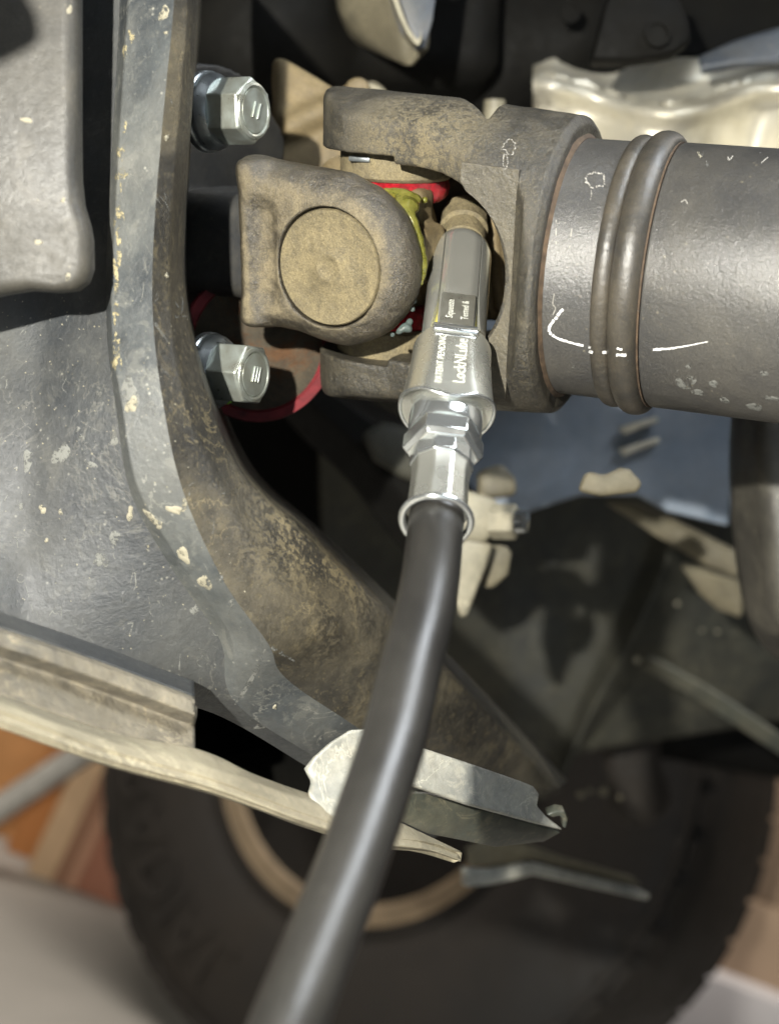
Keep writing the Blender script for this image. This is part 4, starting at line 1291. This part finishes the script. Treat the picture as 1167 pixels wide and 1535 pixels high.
# tread lugs: one mesh, copied round the shoulder
lug_me = None
for i in range(52):
    t = 2 * math.pi * i / 52
    er = v_ * math.cos(t) + n_ * math.sin(t); et = -v_ * math.sin(t) + n_ * math.cos(t)
    if lug_me is None:
        vs_ = [(-.24, -.021, -.022), (-.24, .021, -.022), (-.24, .022, .006), (-.24, -.019, .006), (-.045, -.021, -.022), (-.045, .021, -.022), (-.040, .022, .006), (-.040, -.019, .006),
               (.006, -.015, -.075), (.006, .013, -.075), (-.006, .014, -.006), (-.006, -.014, -.006)]
        fs_ = [(0, 1, 2, 3), (0, 4, 5, 1), (1, 5, 6, 2), (2, 6, 7, 3), (3, 7, 4, 0), (4, 8, 9, 5), (5, 9, 10, 6), (6, 10, 11, 7), (7, 11, 8, 4), (8, 11, 10, 9)]
        lug_me = bpy.data.meshes.new('tread_lug'); lug_me.from_pydata(vs_, [], fs_); lug_me.update(); lug_me.materials.append(MAT['rubber'])
    lo_ = bpy.data.objects.new('tread_lug', lug_me); col.objects.link(lo_); lo_.parent = tyre
    M4 = Matrix((tuple(wax) , tuple(et), tuple(er))).transposed().to_4x4()
    lo_.matrix_local = Matrix.Translation(er * (TR * .985 - .016)) @ M4
# raised lettering on the sidewall
v2, f2 = text_mesh('RADIAL', .085)
vs = []
for x, y, z in v2:
    rr = k * .745 + y; t = math.radians(128) + x / (k * .745)
    dirv = v_ * math.cos(t) + n_ * math.sin(t)
    vs.append(WC + dirv * rr + wax * .0125)
lt = mesh_obj('raised_lettering', vs, f2, MAT['rubber'], tyre, smooth=False); solid(lt, .006)
rim = lathe('rim', [(-.24, k * .37), (-.20, k * .39), (-.10, k * .41), (-.05, k * .425), (-.02, k * .435), (-.006, k * .45), (-.003, k * .47), (-.006, k * .49), (-.003, k * .505), (-.008, k * .515), (-.03, k * .516), (-.06, k * .48), (-.24, k * .40)],
            WC, wax, MAT['rim'], WH, n=100, angle=50)
lathe('rim_well', [(-.20, 0), (-.18, k * 0.185), (-.17, k * 0.398), (-.055, k * 0.427), (-.055, k * 0.421), (-.12, k * 0.370), (-.14, 0)], WC, wax, MAT['rim_dark'], WH, n=64)
wp = P(620, 1310, 1.57)
tube('wheel_weight', [P(588, 1304, 1.57), P(605, 1309, 1.57), P(640, 1312, 1.57), P(660, 1306, 1.57)], [.006, .009, .009, .007], MAT['white_metal'], WH, n=12, k=4)

# ------------------------------------------------------------------ lumber and boxes on the garage floor
wood = lambda nm, c, v=.25: plain(nm, c, .75, 0, v, 9, .15)
MAT['w_orange'] = wood('orange_stained_wood', (.50, .20, .06)); MAT['w_tan'] = wood('pale_pine', (.62, .42, .25)); MAT['w_brown'] = wood('brown_wood', (.33, .17, .10))
MAT['w_red'] = wood('red_brown_wood', (.36, .15, .09)); MAT['w_grey'] = plain('grey_pole', (.42, .40, .36), .5); MAT['card'] = plain('cardboard', (.50, .36, .25), .85, 0, .08, 4, .05)
MAT['white_box'] = plain('white_carton', (.70, .67, .68), .7, 0, .06, 4, .05); MAT['pink'] = plain('pink_tape', (.60, .22, .30), .6)


def board(name, px, py, wpx, hgt, depth, thick, mat, label, cat, group=None, lean=0.0, back=0.0):
    """upright board whose lower front-left corner shows at px, py on the floor"""
    f = floor_at(px, py) + Vector((0, back, 0))
    wd = wpx / F * f.y
    R = Wi.to_3x3()
    o = box(name, Wi @ f, R @ Vector((wd, 0, 0)), R @ Vector((0, thick, 0)), R @ Vector((lean * hgt, .06 * hgt, hgt)), mat, base=Wi @ f, bev=.003)
    return tag(o, label, cat, group)


board('lumber_board', 38, 1308, 52, .55, 0, .04, MAT['w_tan'], 'pale pine board standing nearest the tyre among leaning lumber', 'board', 'leaning lumber', .06)
board('lumber_board', 74, 1322, 24, .50, 0, .03, MAT['w_brown'], 'narrow brown board between the pale pine board and the tyre', 'board', 'leaning lumber', .06)
board('lumber_board', 96, 1330, 16, .50, 0, .03, wood('tan_edge_wood', (.55, .30, .19)), 'thin tan-edged board right beside the narrow brown board', 'board', 'leaning lumber', .06)
board('lumber_board', -10, 1290, 46, .30, 0, .03, MAT['w_orange'], 'short dark orange board left of the pale pine board', 'board', 'leaning lumber', .02, .06)
board('lumber_board', -150, 1240, 150, .75, 0, .03, wood('light_orange_wood', (.66, .32, .12)), 'wide bright orange board at the left edge of the picture', 'board', 'leaning lumber', .0, .12)
b = board('wood_block', 112, 1335, 130, .10, 0, .06, MAT['w_red'], 'low red-brown block on the floor beside the tyre', 'block')
f0, f1 = floor_at(-90, 1270), None
PO = tube('grey_pole', [Wi @ (f0 + Vector((0, -.05, .0))), Wi @ (f0 + Vector((.30, .05, .42)))], [.018, .018], MAT['w_grey'], base=Wi @ f0, n=20, k=1)
tag(PO, 'slanted grey pole leaning across the lumber at the left edge', 'pole')

# boxes at right
q = P(1010, 1442, 2.0); qw = W @ q
CB = wbox('white_carton', (qw.x, qw.y, 0), (.5, 0, 0), (0, .4, 0), (0, 0, qw.z), MAT['white_box'])
tag(CB, 'plain white carton under the cardboard box at lower right', 'box')
qq = W @ P(1000, 1440, 2.06)
KB = thing('cardboard_box', Wi @ Vector((qq.x - .15, qq.y, qq.z + .004)), 'tan cardboard box standing on the white carton right of the tyre', 'box')
wbox('lower_half', (qq.x - .15, qq.y, qq.z + .004), (.8, 0, 0), (0, .3, 0), (0, 0, .125), MAT['card'], KB)
wbox('upper_half', (qq.x - .15, qq.y + .002, qq.z + .131), (.8, 0, 0), (0, .3, 0), (0, 0, .35), MAT['card'], KB)
q2 = W @ P(988, 1500, 1.9)
PT = wbox('pink_strap', (q2.x, q2.y, 0), (.022, 0, 0), (0, .01, 0), (0, 0, q2.z), MAT['pink'])
tag(PT, 'thin pink strap hanging beside the white carton', 'strap')

# ------------------------------------------------------------------ splashes and wear on the crossmember
sp = [(194, 590, 14, 24, .2, 'mud_grey'), (198, 606, 10, 12, .1, 'mud'), (64, 763, 5, 7, 0, 'mud'), (91, 768, 3, 4, 0, 'mud'), (92, 680, 10, 18, .4, 'mud_grey'), (152, 838, 9, 16, .3, 'mud_grey'), (172, 808, 8, 12, .5, 'mud_grey'),
      (275, 832, 13, 8, .7, 'mud'), (307, 873, 10, 10, .3, 'mud'), (330, 868, 5, 6, 0, 'mud_grey'), (226, 775, 14, 5, .7, 'mud'), (238, 786, 8, 5, .6, 'mud'), (262, 764, 16, 5, .3, 'mud'), (277, 757, 5, 8, .2, 'mud'), (195, 770, 5, 10, .1, 'mud'),
      (346, 905, 6, 5, 0, 'mud_grey'), (292, 915, 6, 9, -.3, 'mud_grey'), (42, 690, 8, 14, .2, 'mud_grey'), (135, 695, 10, 5, .6, 'mud_grey'), (246, 20, 8, 10, .3, 'mud'), (249, 49, 3, 3, 0, 'mud'), (250, 206, 3, 5, 0, 'mud'), (250, 413, 3, 4, 0, 'mud'),
      (390, 1090, 9, 4, -.1, 'mud_grey'), (412, 1060, 4, 3, 0, 'mud'), (70, 810, 3, 3, 0, 'mud'), (222, 820, 2, 4, 0, 'mud'), (120, 650, 12, 4, 1.0, 'mud_grey'), (30, 760, 10, 5, .3, 'mud_grey'), (170, 660, 6, 10, .1, 'mud_grey')]
for x, y, rx, ry, ro, m in sp:
    blot('mud_splash', BV_CM, x, y, rx, ry, ro, MAT[m], CM, .00030 if m == 'mud' else .00012, .5)
# chipped bright wear along the rib
random.seed(3)
wear = [(189, 40), (186, 90), (183, 140), (181, 190), (178, 240), (175, 300), (174, 330), (171, 360), (168, 400), (167, 440), (168, 480), (169, 520), (172, 560)]
for i in range(34):
    t = random.random() ** .8 * (len(wear) - 1.01); j = int(t); f = t - j
    x = wear[j][0] * (1 - f) + wear[j + 1][0] * f + random.gauss(4, 4); y = wear[j][1] * (1 - f) + wear[j + 1][1] * f
    blot('paint_chip', BV_CM, x, y, random.uniform(1.2, 5), random.uniform(4, 16), random.uniform(-.2, .2), MAT['chip'], CM, .00010, .6, 12)
BV_LP = bvh_of([LP])
for x, y, rx, ry in ((58, 363, 6, 4), (102, 415, 4, 6), (18, 527, 5, 8), (95, 300, 3, 4), (40, 180, 9, 4), (105, 14, 4, 8)):
    blot('mud_splash', BV_LP, x, y, rx, ry, .3, MAT['mud'], LP, .0002)

hr = Vector((-.1095, .214, .114))
HR = tube('shadow_rod', [hr, hr + Vector((-.004, 0, .006)), hr + Vector((-.03, .0, .03)), hr + Vector((-.12, .02, .10))], [.005, .0095, .011, .011], MAT['dark'], base=hr, n=20, k=4)  # unseen rod added so that its shadow falls on the corner plate
tag(HR, 'unseen dark rod added outside the upper left corner to shade the plate', 'rod')


def marks(name, bvh, strokes, mat, parent, lift=.00006, jag=.5):
    """many fine strokes joined into one part"""
    vv, ff = [], []
    for pts, w in strokes:
        pts = catmull([np.array(p, float) for p in pts], 5)
        prev = None
        for i, p in enumerate(pts):
            a = pts[max(i - 1, 0)]; b = pts[min(i + 1, len(pts) - 1)]
            t = b - a; t = t / (np.linalg.norm(t) + 1e-9); nn = np.array([-t[1], t[0]])
            wd = w * (1 - abs(2 * i / (len(pts) - 1) - 1) ** 2 * .7) * random.uniform(1 - jag, 1 + jag)
            h0, _ = hit(bvh, *(p + nn * wd * .5), lift); h1, _ = hit(bvh, *(p - nn * wd * .5), lift)
            if h0 is None or h1 is None: prev = None; continue
            vv += [h0, h1]
            k = len(vv) - 2
            if prev is not None and (vv[prev] - h0).length < .012: ff.append((prev, prev + 1, k + 1, k))
            prev = k
    return tag(mesh_obj(name, vv, ff, mat, parent), kind='stuff')


random.seed(21)
def in_face():
    while True:
        x, y = random.uniform(0, 400), random.uniform(440, 1040)
        if y < 930 + .33 * x and x < 290 + max(0, (y - 600)) * .35: return x, y
st = []
for i in range(90):
    x, y = in_face(); an = random.gauss(1.1, .7); L = random.expovariate(1 / 12) + 4
    dx, dy = math.cos(an) * L, math.sin(an) * L; q = random.uniform(-3, 3)
    st.append(([(x, y), (x + dx / 2 + q, y + dy / 2 - q), (x + dx, y + dy)], random.uniform(.5, 1.5)))
for i in range(60):
    x, y = random.gauss(205 if i % 2 else 225, 18), random.uniform(0, 620); an = random.gauss(1.5, .5); L = random.expovariate(1 / 10) + 4
    st.append(([(x, y), (x + math.cos(an) * L / 2 + random.uniform(-2, 2), y + math.sin(an) * L / 2), (x + math.cos(an) * L, y + math.sin(an) * L)], random.uniform(.5, 1.4)))
marks('scratches', BV_CM, st, MAT['mud_grey'], CM)
st = []
for i in range(22):                       # dried tide lines of splashes
    x, y = in_face(); a, b = random.uniform(3, 9), random.uniform(6, 16); ro = random.gauss(.35, .4); n0 = random.uniform(0, 6.28); sp_ = random.uniform(3, 6)
    pts = []
    for k_ in range(9):
        t = n0 + sp_ * k_ / 8
        u, w_ = a * math.cos(t) * (1 + .25 * math.sin(t * 3)), b * math.sin(t)
        pts.append((x + u * math.cos(ro) - w_ * math.sin(ro), y + u * math.sin(ro) + w_ * math.cos(ro)))
    st.append((pts, random.uniform(.8, 1.8)))
marks('tide_lines', BV_CM, st, MAT['mud_grey'], CM)
st = []
for i in range(170):
    x, y = in_face() if i % 3 else (random.uniform(0, 290), random.uniform(440, 700))
    L = random.uniform(.6, 2.2)
    st.append(([(x, y), (x + L * .5, y + L * .6), (x + L, y + L)], random.uniform(.9, 2.4)))
marks('mud_specks', BV_CM, st, MAT['mud'], CM)
st = []
for i in range(110):
    x, y = random.uniform(840, 1167), random.uniform(225, 600); an = random.uniform(0, 3.14); L = random.uniform(.8, 2.2) if i % 4 else random.uniform(4, 12)
    st.append(([(x, y), (x + math.cos(an) * L / 2 + random.uniform(-1, 1), y + math.sin(an) * L / 2), (x + math.cos(an) * L, y + math.sin(an) * L)], random.uniform(.5, 1.3)))
marks('dust_specks', BV_DS, st, MAT['mud_grey'], DS)
# bright worn crease where the rib folds
marks('worn_crease', BV_CM, [([(401, 966), (412, 973), (426, 981), (441, 991)], 5.5), ([(398, 972), (386, 1000), (370, 1030), (352, 1056)], 7)], MAT['mud_grey'], CM, jag=.3)
